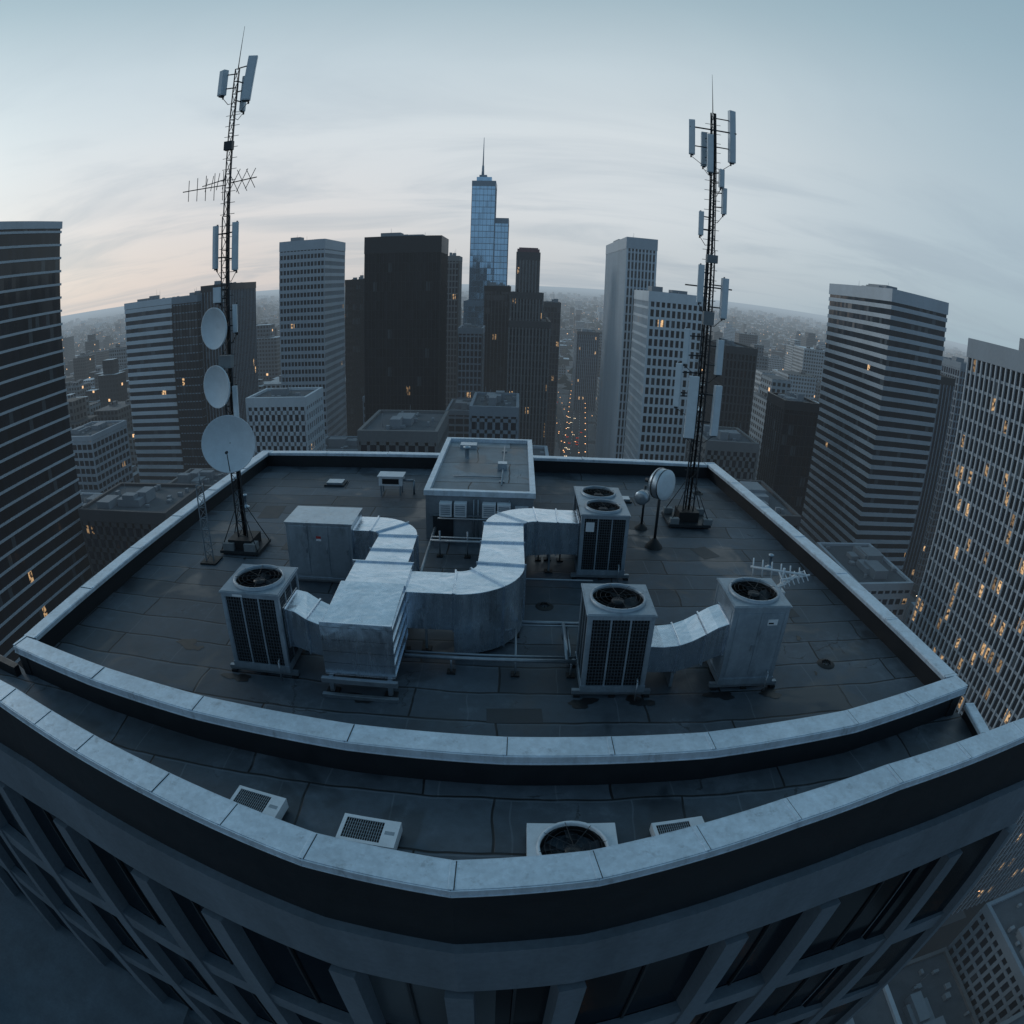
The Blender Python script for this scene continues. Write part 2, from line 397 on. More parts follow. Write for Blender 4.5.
def condenser(x0,x1,y0,y1,h,nf=1,panel='',z0=.22):
    mb=MB(); zt=h
    p=.09
    for a in (x0,x1-p):
        for b in (y0,y1-p): mb.box(a,a+p,b,b+p,z0,zt-.142,0)
    mb.box(x0,x1,y0,y0+.12,zt-.14,zt-.001,0);mb.box(x0,x1,y1-.12,y1,zt-.14,zt-.001,0)
    mb.box(x0,x0+.12,y0+.121,y1-.121,zt-.14,zt-.001,0);mb.box(x1-.12,x1,y0+.121,y1-.121,zt-.14,zt-.001,0)
    mb.box(x0-.015,x1+.015,y0-.015,y1+.015,z0-.05,z0+.12,0)
    mb.box(x0-.03,x1+.03,y0-.03,y0-.001,zt-.05,zt-.012,0);mb.box(x0-.03,x1+.03,y1+.001,y1+.03,zt-.05,zt-.012,0)
    mb.box(x0-.03,x0-.001,y0,y1,zt-.05,zt-.012,0);mb.box(x1+.001,x1+.03,y0,y1,zt-.05,zt-.012,0)
    for s in 'swen':
        if s in panel:
            if s=='s':
                mb.box(x0+.09,x1-.09,y0+.012,y0+.06,z0+.12,zt-.14,0)
                mb.box(x0+.13,x0+.13+(x1-x0-.26)*.49,y0+.001,y0+.012,z0+.2,zt-.2,0); mb.box(x1-.13-(x1-x0-.26)*.49,x1-.13,y0+.001,y0+.012,z0+.2,zt-.2,0)
                mb.box((x0+x1)/2-.09,(x0+x1)/2-.05,y0-.03,y0,z0+.9,z0+1.05,4)
            if s=='w': mb.box(x0+.012,x0+.06,y0+.09,y1-.09,z0+.12,zt-.14,0); mb.box(x0+.001,x0+.012,y0+.13,y1-.13,z0+.2,zt-.2,0)
        else:
            grille(mb,s,x0,x1,y0,y1,z0,zt,18,20)
    D=(y1-y0)/nf
    for k in range(nf):
        cy=y0+D*(k+.5); fan_top(mb,(x0+x1)/2,cy,(x1-x0)/2-.002,D/2-.002,zt,min(x1-x0,D)/2-.13,0,2,3,9)
    for yy in (y0+.05,y1-.15):
        mb.box(x0-.18,x1+.18,yy,yy+.10,.06,z0-.052,5)
        for xx in (x0-.14,(x0+x1)/2-.06,x1+.02): mb.box(xx,xx+.14,yy-.05,yy+.15,0.0,.058,6)
    mb.tube((x1-.2,y0-.02,z0+.35),(x1-.2,y0-.12,z0+.3),.02,6,5); mb.tube((x1-.2,y0-.12,z0+.3),(x1-.2,y0-.12,.02),.02,6,5)
    return mb,[M['unit'],M['coil'],M['black'],M['fan'],M['steel'],M['steel'],M['black'],M['white'],M['red'],M['dsteel'],M['guard']]
mb,ml=condenser(-6.5,-5.05,11.4,12.8,2.25)
mb.box(-6.2,-5.95,11.385,11.399,2.13,2.2,7)
mb.obj("rooftop_condenser_unit",ml)
mb,ml=condenser(1.65,3.1,11.3,12.7,2.2)
mb.obj("rooftop_condenser_unit",ml)
mb,ml=condenser(4.95,6.35,11.5,12.9,2.3,panel='sw')
mb.box(5.85,6.1,11.49,11.499,1.8,1.95,7); mb.box(5.87,6.0,11.486,11.4895,1.83,1.87,1)
mb.obj("rooftop_condenser_unit",ml)
mb,ml=condenser(2.05,3.5,17.25,19.85,2.15,nf=2)
mb.box(2.2,2.45,17.235,17.249,1.6,1.9,7)
mb.obj("rooftop_condenser_unit",ml)

# ---------------------------------------------------------------- air handler cabinet
mb=MB()
x0,x1,y0,y1=-6.65,-4.6,16.3,17.6
mb.box(x0,x1,y0,y1,.2,1.92,0); mb.box(x0-.04,x1+.04,y0-.04,y1+.04,1.921,1.97,0); mb.box(x0-.02,x1+.02,y0-.02,y1+.02,.12,.199,0)
for i in range(3):
    a=x0+.08+i*.64; mb.box(a,a+.6,y0-.018,y0-.001,.3,1.85,0); mb.box(a+.52,a+.55,y0-.04,y0-.019,1.0,1.15,3)
mb.box(x0-.018,x0-.001,y0+.1,y1-.1,.3,1.85,0)
mb.box(x0+.95,x0+1.10,y0-.022,y0-.0185,1.47,1.55,1); mb.box(x0+.95,x0+1.10,y0-.022,y0-.0185,1.40,1.468,2)
for yy in (y0+.1,y1-.2): mb.box(x0-.1,x1+.1,yy,yy+.1,0,.118,3)
mb.obj("air_handling_unit",[M['galv2'],M['red'],M['white'],M['steel']],.01)

# ---------------------------------------------------------------- ducts
def arc(cx,cy,R,a0,a1,n,W,z0,z1):
    return [(cx+R*math.cos(math.radians(a0+(a1-a0)*i/n)),cy+R*math.sin(math.radians(a0+(a1-a0)*i/n)),W,z0,z1) for i in range(n+1)]
def collars(mb,pts,idx,m=0):
    for i in idx:
        x,y,W,z0,z1=pts[i]; a=pts[max(0,i-1)];b=pts[min(len(pts)-1,i+1)]
        t=Vector((b[0]-a[0],b[1]-a[1])).normalized()*.022
        mb.sweep([(x-t.x,y-t.y,W+.07,z0-.035,z1+.035),(x+t.x,y+t.y,W+.07,z0-.035,z1+.035)],m)
def run(x0,y0,x1,y1,n,W,z0,z1): return [(x0+(x1-x0)*i/n,y0+(y1-y0)*i/n,W,z0,z1) for i in range(n+1)]
mb=MB()
A=run(-4.6,17.0,-4.05,17.0,1,1.1,.65,1.72)
E=arc(-4.05,16.15,.85,90,0,8,1.1,.65,1.72)
B=run(-3.2,16.15,-3.2,14.2,2,1.15,.65,1.72)
P=A+E[1:]+B[1:]; mb.sweep(P,0); collars(mb,P,[0,1,5,9,10,11])
mb.box(-3.95,-2.45,12.95,14.2,.55,1.82,0)
mb.hexa([(-4.0,11.1,.5),(-2.45,11.1,.5),(-2.45,12.94,.5),(-4.0,12.94,.5),(-4.0,11.1,1.78),(-2.45,11.1,1.78),(-2.45,12.94,1.9),(-4.0,12.94,1.9)],0)
for zz in (.5,.82,1.12,1.42,1.74): mb.box(-4.03,-2.42,11.07,12.96,zz-.012,zz+.012,0)
for yy in (11.09,12.93,14.2): mb.box(-4.03,-2.42,yy-.02,yy+.02,.5,1.86,0)
for xx in (-3.95,-2.6):
    mb.box(xx,xx+.1,10.95,13.1,.38,.48,1)
    for yy in (11.0,12.9): mb.box(xx,xx+.1,yy,yy+.1,.06,.379,1); mb.box(xx-.1,xx+.2,yy-.1,yy+.2,0,.058,2)
mb.box(-4.1,-2.35,10.9,11.0,.36,.49,1)
mb.box(-4.1,-2.35,10.82,10.92,.0,.1,1)
Pb=[(-5.05,12.15,.95,.75,1.75),(-4.8,12.15,.95,.72,1.70),(-4.5,12.13,.92,.62,1.52),(-4.2,12.1,.9,.56,1.42),(-4.0,12.1,.9,.55,1.40)]
mb.sweep(Pb,0); collars(mb,Pb,[0,2,4])
mb.obj("ventilation_duct",[M['galv'],M['steel'],M['black']],.008)
mb=MB()
A=run(-2.45,13.4,-1.3,13.4,1,1.1,.74,1.74)
mb.sweep(A,0);collars(mb,A,[0,1])
E=arc(-1.3,14.45,1.07,-90,0,12,1.20,.10,1.77)
B=run(-.23,14.45,-.23,17.25,2,1.16,.45,1.76)
E2=arc(.72,17.25,.95,180,90,9,1.14,.6,1.72)
C_=run(.72,18.2,2.05,18.2,2,1.1,.65,1.70)
mb.sweep(E,0);mb.sweep([E[-1]]+B[1:],0);mb.sweep([B[-1]]+E2[1:]+C_[1:],0)
collars(mb,E,[0,6,12]);collars(mb,B,[1,2]);collars(mb,E2,[4,9]);collars(mb,C_,[1,2])
for (x,y) in ((-.75,14.9),(.2,14.9),(-.75,16.9),(.2,16.9),(1.2,17.75),(1.2,18.65),(-2.0,13.1)):
    mb.box(x-.03,x+.03,y-.03,y+.03,.04,.6,1); mb.box(x-.12,x+.12,y-.12,y+.12,0,.04,2)
for y in (14.9,16.9): mb.box(-.95,.42,y-.03,y+.03,.3,.37,1)
mb.obj("ventilation_duct",[M['galv'],M['steel'],M['black']],.008)
mb=MB()
P=[(3.1,12.1,.95,.50,1.20),(3.5,12.1,.95,.48,1.18),(3.85,12.1,.95,.50,1.22),(4.15,12.1,.95,.58,1.34),(4.45,12.1,.95,.72,1.52),(4.7,12.1,.95,.85,1.68),(4.95,12.1,.95,.95,1.78)]
mb.sweep(P,0);collars(mb,P,[0,2,4,6]); mb.box(3.8,3.88,11.7,12.5,0,.5,1)
mb.obj("ventilation_duct",[M['galv'],M['steel']],.008)

# ---------------------------------------------------------------- pipe racks
mb=MB()
for y,z,r,x0,x1 in ((12.15,.42,.05,-2.4,1.62),(12.32,.42,.03,-2.4,1.62),(13.9,.42,.05,.35,1.9),(13.75,.42,.025,.35,1.9)):
    mb.tube((x0,y,z),(x1,y,z),r,8,0)
for x in (-1.3,.2,1.5):
    mb.tube((x,12.15,.02),(x,12.15,.42),.028,6,0); mb.box(x-.1,x+.1,12.05,12.25,0,.04,1)
    if x>0: mb.tube((x,13.9,.02),(x,13.9,.42),.028,6,0); mb.box(x-.1,x+.1,13.8,14.0,0,.04,1); mb.tube((x,12.1,.34),(x,13.95,.34),.028,6,0)
mb.tube((1.4,13.9,.42),(1.4,12.15,.42),.05,8,0)
mb.obj("pipe_rack",[M['steel'],M['black']])
mb=MB()
for y,z,r,x0,x1 in ((18.6,.55,.055,-2.6,2.05),(18.9,.55,.035,-2.6,2.05),(19.7,.9,.03,-2.5,2.05),(16.0,.5,.045,-2.6,-.8),(16.2,.5,.03,.3,2.4)):
    mb.tube((x0,y,z),(x1,y,z),r,8,0)
for x in (-2.3,-1.4,-.9,.9,1.6):
    mb.tube((x,18.6,.02),(x,18.6,.9),.028,6,0); mb.tube((x,18.6,.45),(x,18.95,.45),.028,6,0); mb.box(x-.1,x+.1,18.5,18.7,0,.04,1)
mb.tube((-2.6,14.2,.5),(-2.6,19.8,.5),.05,8,0)
mb.obj("pipe_rack",[M['steel'],M['black']])

# ---------------------------------------------------------------- rooftop penthouse
pent=bpy.data.objects.new("rooftop_penthouse",None); COL.objects.link(pent)
mb=MB()
x0,x1,y0,y1=-2.95,.72,20.05,27.3
mb.box(x0,x1,y0,y1,0,1.62,0); mb.face([(x0+.1,y0+.1,1.63),(x1-.1,y0+.1,1.63),(x1-.1,y1-.1,1.63),(x0+.1,y1-.1,1.63)],1)
part(mb.obj("walls",[M['wallc'],M['pent']]),pent)
mb=MB()
for a in ((x0-.06,x1+.06,y0-.06,y0+.14),(x0-.06,x1+.06,y1-.14,y1+.06),(x0-.06,x0+.14,y0+.141,y1-.141),(x1-.14,x1+.06,y0+.141,y1-.141)):
    mb.box(*a,1.60,1.79,0)
part(mb.obj("roof_curb",[M['cap']],.01),pent)
mb=MB()
for i,(a,w) in enumerate(((-2.45,.42),(-1.95,.42),(-1.0,.45),(-.5,.45))):
    mb.box(a,a+w,y0-.32,y0-.01,.95,1.42,0)
    for k in range(5): mb.box(a+.05,a+w-.05,y0-.334,y0-.321,1.02+k*.075,1.06+k*.075,1)
mb.box(-2.7,-2.0,y0-.05,y0-.002,.02,.9,2); mb.box(.1,.55,y0-.05,y0-.002,.5,1.3,0)
for x in (-1.3,-1.15,-.1): mb.tube((x,y0-.06,.02),(x,y0-.06,1.5),.03,6,3)
mb.box(-2.8,.6,y0-.10,y0-.002,.88,.94,3)
part(mb.obj("wall_equipment",[M['white'],M['unit'],M['dsteel'],M['steel']]),pent)
mb=MB()
mb.box(-.6,-.25,23.0,23.35,1.631,1.9,0); mb.rings([(.09,0),(.09,.4),(.15,.42),(.15,.48),(.01,.52)],(-1.9,24.6,1.63),(0,0,1),14,0)
mb.tube((-.4,21.0,1.70),(-.4,26.4,1.70),.03,6,1); mb.tube((-2.2,22.0,1.68),(-.4,22.0,1.68),.025,6,1)
for q in (21.5,23.9,25.6): mb.box(-.5,-.3,q,q+.12,1.631,1.68,1)
mb.box(-2.3,-1.6,26.0,26.5,1.631,1.80,0)
part(mb.obj("roof_vents",[M['galv2'],M['steel']]),pent)

mb=MB()
mb.box(-5.55,-4.55,24.35,24.95,.42,.80,0); mb.box(-5.6,-4.5,24.3,25.0,.801,.84,0); mb.box(-5.4,-4.7,24.33,24.349,.5,.72,1)
for x in (-5.5,-4.68):
    for y in (24.38,24.85): mb.box(x,x+.06,y,y+.06,0,.419,2)
mb.tube((-4.55,24.6,.6),(-4.1,24.6,.6),.05,6,2); mb.tube((-4.1,24.6,.6),(-4.1,24.6,0),.05,6,2)
mb.obj("exhaust_vent",[M['white'],M['coil'],M['steel']])
for (x,y,s) in ((-7.8,25.6,.45),(4.6,24.6,.35)):
    mb=MB(); mb.box(x-s,x+s,y-s*.8,y+s*.8,0,.08,0); mb.box(x-s*.8,x+s*.8,y-s*.6,y+s*.6,.081,.16,1)
    mb.obj("roof_hatch",[M['dsteel'],M['galv2']])
for (x,y) in ((8.4,12.4),(1.0,15.5),(8.3,26)):
    mb=MB(); mb.rings([(.26,.006),(.22,.03),(.13,.05)],(x,y,0),(0,0,1),18,0); 
    for k in range(8):
        t=k*math.pi/4; mb.tube((x+.14*math.cos(t),y+.14*math.sin(t),.04),(x+.05*math.cos(t),y+.05*math.sin(t),.12),.012,4,0)
    mb.obj("roof_drain",[M['black']])
for (x,y,h) in ((-10.9,22.5,.45),(8.9,18.4,.4)):
    mb=MB(); mb.rings([(.16,.0),(.07,.06),(.055,.1),(.055,h),(.1,h+.01),(.1,h+.07),(.01,h+.1)],(x,y,0),(0,0,1),14,0); mb.obj("vent_pipe",[M['galv2']])
mb=MB()
rp=random.Random(5)
def blob(x,y,rx,ry,z,m):
    n=22; a0,a1,a2=[rp.uniform(0,6.28) for _ in range(3)]
    P=[]
    for k in range(n):
        th=2*math.pi*k/n; f=1+.3*math.sin(2*th+a0)+.22*math.sin(3*th+a1)+.12*math.sin(7*th+a2)
        P.append((x+rx*math.cos(th)*f,y+ry*math.sin(th)*f,z))
    mb.face(P,m)
blob(-8.4,12.35,.36,.20,.0055,1); blob(-8.0,12.2,.15,.1,.0062,1)
for (x,y,w,d,a) in ((-9.5,22,.9,1.4,.1),(4.2,22.0,1.4,.9,-.2),(8.2,15.5,.8,1.2,.1),(.2,10.6,1.2,.5,.05),(-7.2,18.9,1.3,.8,0),(6.8,19.5,.7,.9,.4)):
    c,s=math.cos(a),math.sin(a)
    mb.face([(x+c*i*w/2-s*j*d/2,y+s*i*w/2+c*j*d/2,.005) for i,j in ((-1,-1),(1,-1),(1,1),(-1,1))],0)
for k in range(18): blob(rp.uniform(-11,9),rp.uniform(10.5,27),rp.uniform(.02,.10),rp.uniform(.02,.12),.0068+.0004*(k%4),1)
for q in ((-3.2,10.9),(1.7,11.1),(3.0,11.15),(-6.4,11.2),(5,11.3),(6.3,11.3)): blob(q[0],q[1],.3,.18,.009,1)
mb.obj("roof_patches",[simple("patch_bitumen",(.032,.038,.045),.6,0,.4,3),simple("tar_smear",(.008,.008,.009),.4,0,.3,4)])

# ---------------------------------------------------------------- masts
def lattice(mb,x,y,z0,z1,w0,w1,m=0,step=.55):
    n=int((z1-z0)/step); prev=None
    for k in range(n+1):
        z=z0+(z1-z0)*k/n; w=w0+(w1-w0)*k/n
        cur=[(x+w*.58*math.cos(a),y+w*.58*math.sin(a),z) for a in (math.radians(90),math.radians(210),math.radians(330))]
        if prev:
            for i in range(3):
                mb.tube(prev[i],cur[i],.030 if w>.3 else .022,6,m,caps=False)
                mb.tube(prev[i],cur[(i+1)%3],.011,4,m,caps=False)
        for i in range(3): mb.tube(cur[i],cur[(i+1)%3],.011,4,m,caps=False)
        prev=cur
def panel(mb,x,y,z0,z1,w=.26,d=.14,ang=0,mx=None,my=None,tilt=0,m=1):
    az_=Vector((math.sin(tilt)*math.cos(ang),math.sin(tilt)*math.sin(ang),math.cos(tilt)))
    ax=Vector((math.cos(ang),math.sin(ang),0)); ay=az_.cross(ax).normalized(); ax=ay.cross(az_)
    c=Vector((x,y,(z0+z1)/2)); h=(z1-z0)/2
    mb.obox(c,ax,ay,az_,w/2,d/2,h,m)
    mb.obox(c,ax,ay,az_,w/2-.03,d/2+.02,h-.03,m)
    mb.obox(c-az_*(h+.02),ax,ay,az_,w/2-.05,d/2-.03,.03,0)
    if mx is not None:
        for q in (.25,.8):
            zz=z0+(z1-z0)*q
            mb.tube((x,y,zz),(mx,my,zz),.025,5,0)
        mb.tube((x-.0,y+.12,z0-.1),(x-.0,y+.12,z1+.05),.03,6,0)
        mb.path([(x,y+.08,z0-.06),((x+mx)/2,(y+my)/2+.04,z0-.35),(mx,my+.02,z0-.3)],.012,4,2)
def dish(mb,c,d,R,depth,m=1,feed=True,my=None):
    d=Vector(d).normalized()
    prof=[(R*q,depth*q*q) for q in (.02,.2,.4,.6,.8,.93,1.0)]
    mb.rings(prof,c,d,36,m)
    mb.rings([(R,depth),(R+.025,depth+.01),(R+.02,depth-.05),(R*.8,depth*.5-.05),(R*.4,-.07),(.1,-.12),(.02,-.13)],c,d,36,m)
    a,b=basis(d); C=Vector(c)
    if feed:
        f=C+d*(depth+R*.30)+b*(-R*.25)
        mb.tube(C+d*depth-b*R*.97,f,.016,5,0)
        mb.tube(f-d*.03,f+d*.08,.045,10,0)
    mb.tube(C-d*.1,C-d*.38,.09,10,0)
    if my: mb.tube(C-d*.34,my,.05,8,0)
def drum(mb,c,d,R,L,m=1,my=None,ms=3):
    mb.rings([(.01,L+.04),(R*.6,L+.03),(R*.98,L),(R,L-.02),(R,.0),(R*.75,-.12),(R*.3,-.25),(.02,-.28)],c,d,32,m,True,[m,m,m,ms,ms,ms,ms])
    C=Vector(c);d=Vector(d).normalized(); mb.tube(C-d*.25,C-d*.5,.08,8,0)
    mb.rings([(R+.012,.06),(R+.012,.10)],c,d,32,0); mb.rings([(R+.014,L-.06),(R+.014,L-.03)],c,d,32,0)
    if my: mb.tube(C-d*.45,my,.05,8,0)
def yagi(mb,p0,p1,elem,ln,n,m=0,r=.012):
    p0=Vector(p0);p1=Vector(p1); mb.tube(p0,p1,r*1.5,6,m)
    for i in range(n):
        q=p0.lerp(p1,(i+.3)/n); L=ln*(1-.35*i/n); mb.tube(q-Vector(elem)*L/2,q+Vector(elem)*L/2,r,5,m)

mx,my=-9.15,18.45
mb=MB()
mb.box(mx-.75,mx+.75,my-.6,my+.6,.06,.16,0); mb.box(mx-.45,mx+.45,my-.45,my+.45,.161,.5,2)
for a in (-.65,.5):
    for b in (-.55,.4): mb.box(mx+a,mx+a+.16,my+b,my+b+.16,0,.059,2)
mb.box(mx-.62,mx-.2,my-.58,my-.2,.161,.42,3);mb.box(mx+.2,mx+.62,my-.58,my-.2,.161,.42,3)
lattice(mb,mx,my,.5,11.2,.36,.26,0); lattice(mb,mx,my,11.2,16.4,.20,.15,0,.45)
mb.tube((mx+.05,my,.2),(mx+.05,my,15.8),.035,8,2)
mb.tube((mx-.03,my+.05,.2),(mx-.03,my+.05,12),.022,6,2)
mb.tube((mx,my,16.4),(mx+.03,my,18.1),.018,5,0,.006)
z=1.0
while z<15: mb.tube((mx-.26,my,z),(mx+.26,my,z),.010,4,0); z+=.38
panel(mb,mx+.5,my-.1,15.1,16.75,.30,.16,.3,mx,my,.06)
panel(mb,mx-.46,my-.1,15.45,16.4,.24,.2,-.4,mx,my)
panel(mb,mx+.12,my+.4,14.9,16.2,.22,.12,1.5,mx,my)
panel(mb,mx-.33,my-.15,9.5,10.9,.16,.12,-.3,mx,my); panel(mb,mx+.36,my-.1,9.4,10.95,.2,.14,.3,mx,my)
panel(mb,mx+.28,my-.2,4.4,5.7,.16,.12,.2,mx,my); panel(mb,mx+.3,my,7.4,8.3,.14,.12,.2,mx,my); panel(mb,mx-.3,my,8.4,8.9,.3,.2,0,mx,my)
mb.box(mx-.2,mx+.25,my-.35,my-.1,6.3,6.7,3); mb.box(mx-.12,mx+.17,my-.28,my-.1,13.4,13.7,0)
yagi(mb,(mx-.1,my,12.25),(mx-1.55,my-.3,12.2),(0,0,1),1.0,5); yagi(mb,(mx-.1,my,12.45),(mx-1.3,my+.6,12.45),(0,.3,.95),.7,4)
yagi(mb,(mx+.1,my,12.3),(mx+1.15,my-.35,12.3),(.45,0,.89),.95,3); yagi(mb,(mx+.1,my,12.3),(mx+1.15,my-.35,12.3),(-.45,0,.89),.95,3)
dish(mb,(mx-.10,my-.42,7.6),(-.42,-.90,.03),.64,.22,1,False,(mx,my,7.6))
dish(mb,(mx-.10,my-.42,5.75),(-.42,-.90,.03),.66,.22,1,False,(mx,my,5.75))
dish(mb,(mx+.28,my-.85,4.0),(.22,-.96,.12),.88,.28,1,True,(mx,my,3.9))
for a,b in ((-.7,-.55),(.7,-.55),(.7,.55),(-.7,.55)): mb.tube((mx+a,my+b,.16),(mx+a*.22,my+b*.28,1.5),.018,6,0)
mb.obj("antenna_mast",[M['dsteel'],M['pale'],M['black'],M['conc2']])
mx,my=6.80,22.4
mb=MB()
mb.box(mx-.85,mx+.85,my-.7,my+.7,.06,.16,0); mb.box(mx-.4,mx+.4,my-.4,my+.4,.161,.55,2)
for a in (-.75,.6):
    for b in (-.65,.5): mb.box(mx+a,mx+a+.16,my+b,my+b+.16,0,.059,2); mb.box(mx+a-.05,mx+a+.3,my+b-.02,my+b+.2,.161,.38,3)
lattice(mb,mx,my,.5,10.5,.42,.30,0); lattice(mb,mx,my,10.5,15.9,.26,.19,0,.45)
mb.tube((mx+.06,my,.2),(mx+.06,my,15.9),.045,8,2); mb.tube((mx-.06,my+.05,.2),(mx-.06,my+.05,13),.03,6,2)
mb.tube((mx,my,15.9),(mx,my,17.6),.02,5,0,.006)
z=1.0
while z<15.5: mb.tube((mx-.3,my,z),(mx+.3,my,z),.010,4,0); z+=.38
for p in ((-.8,.0,14.1,15.5,.22),(-.22,-.4,13.4,14.9,.22),(.74,0,14.0,16.15,.26),(.4,-.2,11.9,12.9,.16),(-.42,-.1,11.0,11.9,.18),(.25,-.3,12.9,13.6,.18),
          (-.35,-.15,8.5,9.9,.22),(.6,-.1,8.0,9.5,.26),(-.75,-.2,6.2,7.5,.22),(.55,-.2,5.9,7.2,.26),(-.95,-.2,4.6,6.2,.24),(-.42,-.45,3.5,5.8,.38),(.6,-.25,3.6,5.5,.3),(-.2,.5,13.8,15.2,.22)):
    panel(mb,mx+p[0],my+p[1],p[2],p[3],p[4],.15,p[0]*.4,mx,my)
mb.box(mx-.2,mx+.2,my-.35,my-.12,10.0,10.3,3); mb.box(mx-.2,mx+.2,my-.32,my-.12,7.7,8.2,3)
for zz in (15.2,9.1,5.1): mb.tube((mx-.9,my-.05,zz),(mx+.9,my-.05,zz),.03,6,0)
for a,b in ((-.8,-.65),(.8,-.65),(.8,.65),(-.8,.65)): mb.tube((mx+a,my+b,.16),(mx+a*.22,my+b*.28,1.6),.018,6,0)
mb.obj("antenna_mast",[M['dsteel'],M['pale'],M['black'],M['conc2']])
mb=MB()
mb.tube((5.0,19.9,.05),(5.0,19.9,2.9),.05,10,0); mb.rings([(.32,0),(.28,.08),(.1,.3),(.06,.35)],(5.0,19.9,0),(0,0,1),16,2)
drum(mb,(4.82,19.62,2.45),(.66,-.74,.04),.52,.36,1,(5.0,19.9,2.4))
mb.obj("microwave_dish",[M['dsteel'],M['pale'],M['black'],M['galv2']])
mb=MB()
mb.tube((4.85,21.6,.05),(4.85,21.6,1.7),.045,10,0); mb.rings([(.25,0),(.22,.06),(.06,.2)],(4.85,21.6,0),(0,0,1),16,2)
drum(mb,(4.78,21.4,1.35),(-.5,-.8,.05),.26,.3,1,(4.85,21.6,1.3))
mb.obj("microwave_dish",[M['dsteel'],M['galv2'],M['black'],M['galv2']])
mb=MB()
lattice(mb,-10.0,17.3,.05,2.7,.3,.26,0,.35); mb.box(-10.3,-9.7,17.0,17.6,0,.06,1)
mb.tube((-10.0,17.3,2.7),(-10.0,17.3,3.1),.02,6,0)
mb.obj("lattice_pole",[M['steel'],M['black']])
mb=MB()
X,Y=7.35,14.2
mb.tube((X,Y,.04),(X,Y,1.95),.04,8,0); mb.rings([(.25,0),(.22,.06),(.06,.15)],(X,Y,0),(0,0,1),14,1)
yagi(mb,(X-.9,Y+.3,1.85),(X+.6,Y-.2,1.85),(0,.3,.95),.5,6,0,.022); yagi(mb,(X-.4,Y-.5,1.6),(X+.8,Y+.5,1.6),(.6,-.5,.6),.6,6,0,.022)
yagi(mb,(X-.2,Y-.3,1.75),(X+.9,Y+.1,1.7),(0,.9,.3),.6,6,0,.020)
mb.box(X-.12,X+.12,Y-.15,Y+.1,.9,1.3,0)
mb.obj("yagi_antenna",[M['white'],M['black']])

# ---------------------------------------------------------------- small units on the ledge
def small_unit(x0,x1,y0,y1,zt,rot,fan):
    mb=MB(); cx,cy=(x0+x1)/2,(y0+y1)/2; z0=-.12; w=x1-x0;d=y1-y0
    hx,hy=w/2,d/2
    mb.box(-hx,hx,-hy,-hy+.02,z0,zt-.001,0);mb.box(-hx,hx,hy-.02,hy,z0,zt-.001,0);mb.box(-hx,-hx+.02,-hy+.021,hy-.021,z0,zt-.001,0);mb.box(hx-.02,hx,-hy+.021,hy-.021,z0,zt-.001,0)
    if fan:
        fan_top(mb,0,0,hx-.001,hy-.001,zt,min(hx,hy)-.04,0,2,3,9)
    else:
        b=.07; r=hx-.28
        mb.box(-hx,hx,-hy,-hy+b,zt-.02,zt,0);mb.box(-hx,hx,hy-b,hy,zt-.02,zt,0);mb.box(-hx,-hx+b,-hy+b,hy-b,zt-.02,zt,0);mb.box(r,hx,-hy+b,hy-b,zt-.02,zt,0)
        mb.box(-hx+.02,hx-.02,-hy+.03,hy-.03,zt-.07,zt-.05,1)
        n=16
        for i in range(1,n): 
            a=-hx+b+(r+hx-b)*i/n; mb.box(a-.005,a+.005,-hy+b,hy-b,zt-.018,zt-.003,5)
        for i in range(1,6):
            a=-hy+b+(d-2*b)*i/6; mb.box(-hx+b,r,a-.004,a+.004,zt-.026,zt-.0185,5)
        mb.box(r+.05,hx-.06,-.03,.05,zt+.001,zt+.004,5)
    for x in (-hx+.1,hx-.2): mb.box(x,x+.1,-hy,hy,-.2,-.121,6)
    o=mb.obj("small_air_conditioner",[M['white'],M['coil'],M['black'],M['fan'],M['steel'],M['steel'],M['black'],M['steel'],M['steel'],M['dsteel']])
    o.location=(cx,cy,0); o.rotation_euler=(0,0,rot)
small_unit(-5.0,-3.98,6.95,7.55,.12,-.14,False)
small_unit(-2.8,-1.76,6.65,7.28,.12,-.08,False)
small_unit(.44,2.0,6.2,7.42,.08,.0,True)
small_unit(2.68,3.66,6.9,7.42,.08,.1,False)

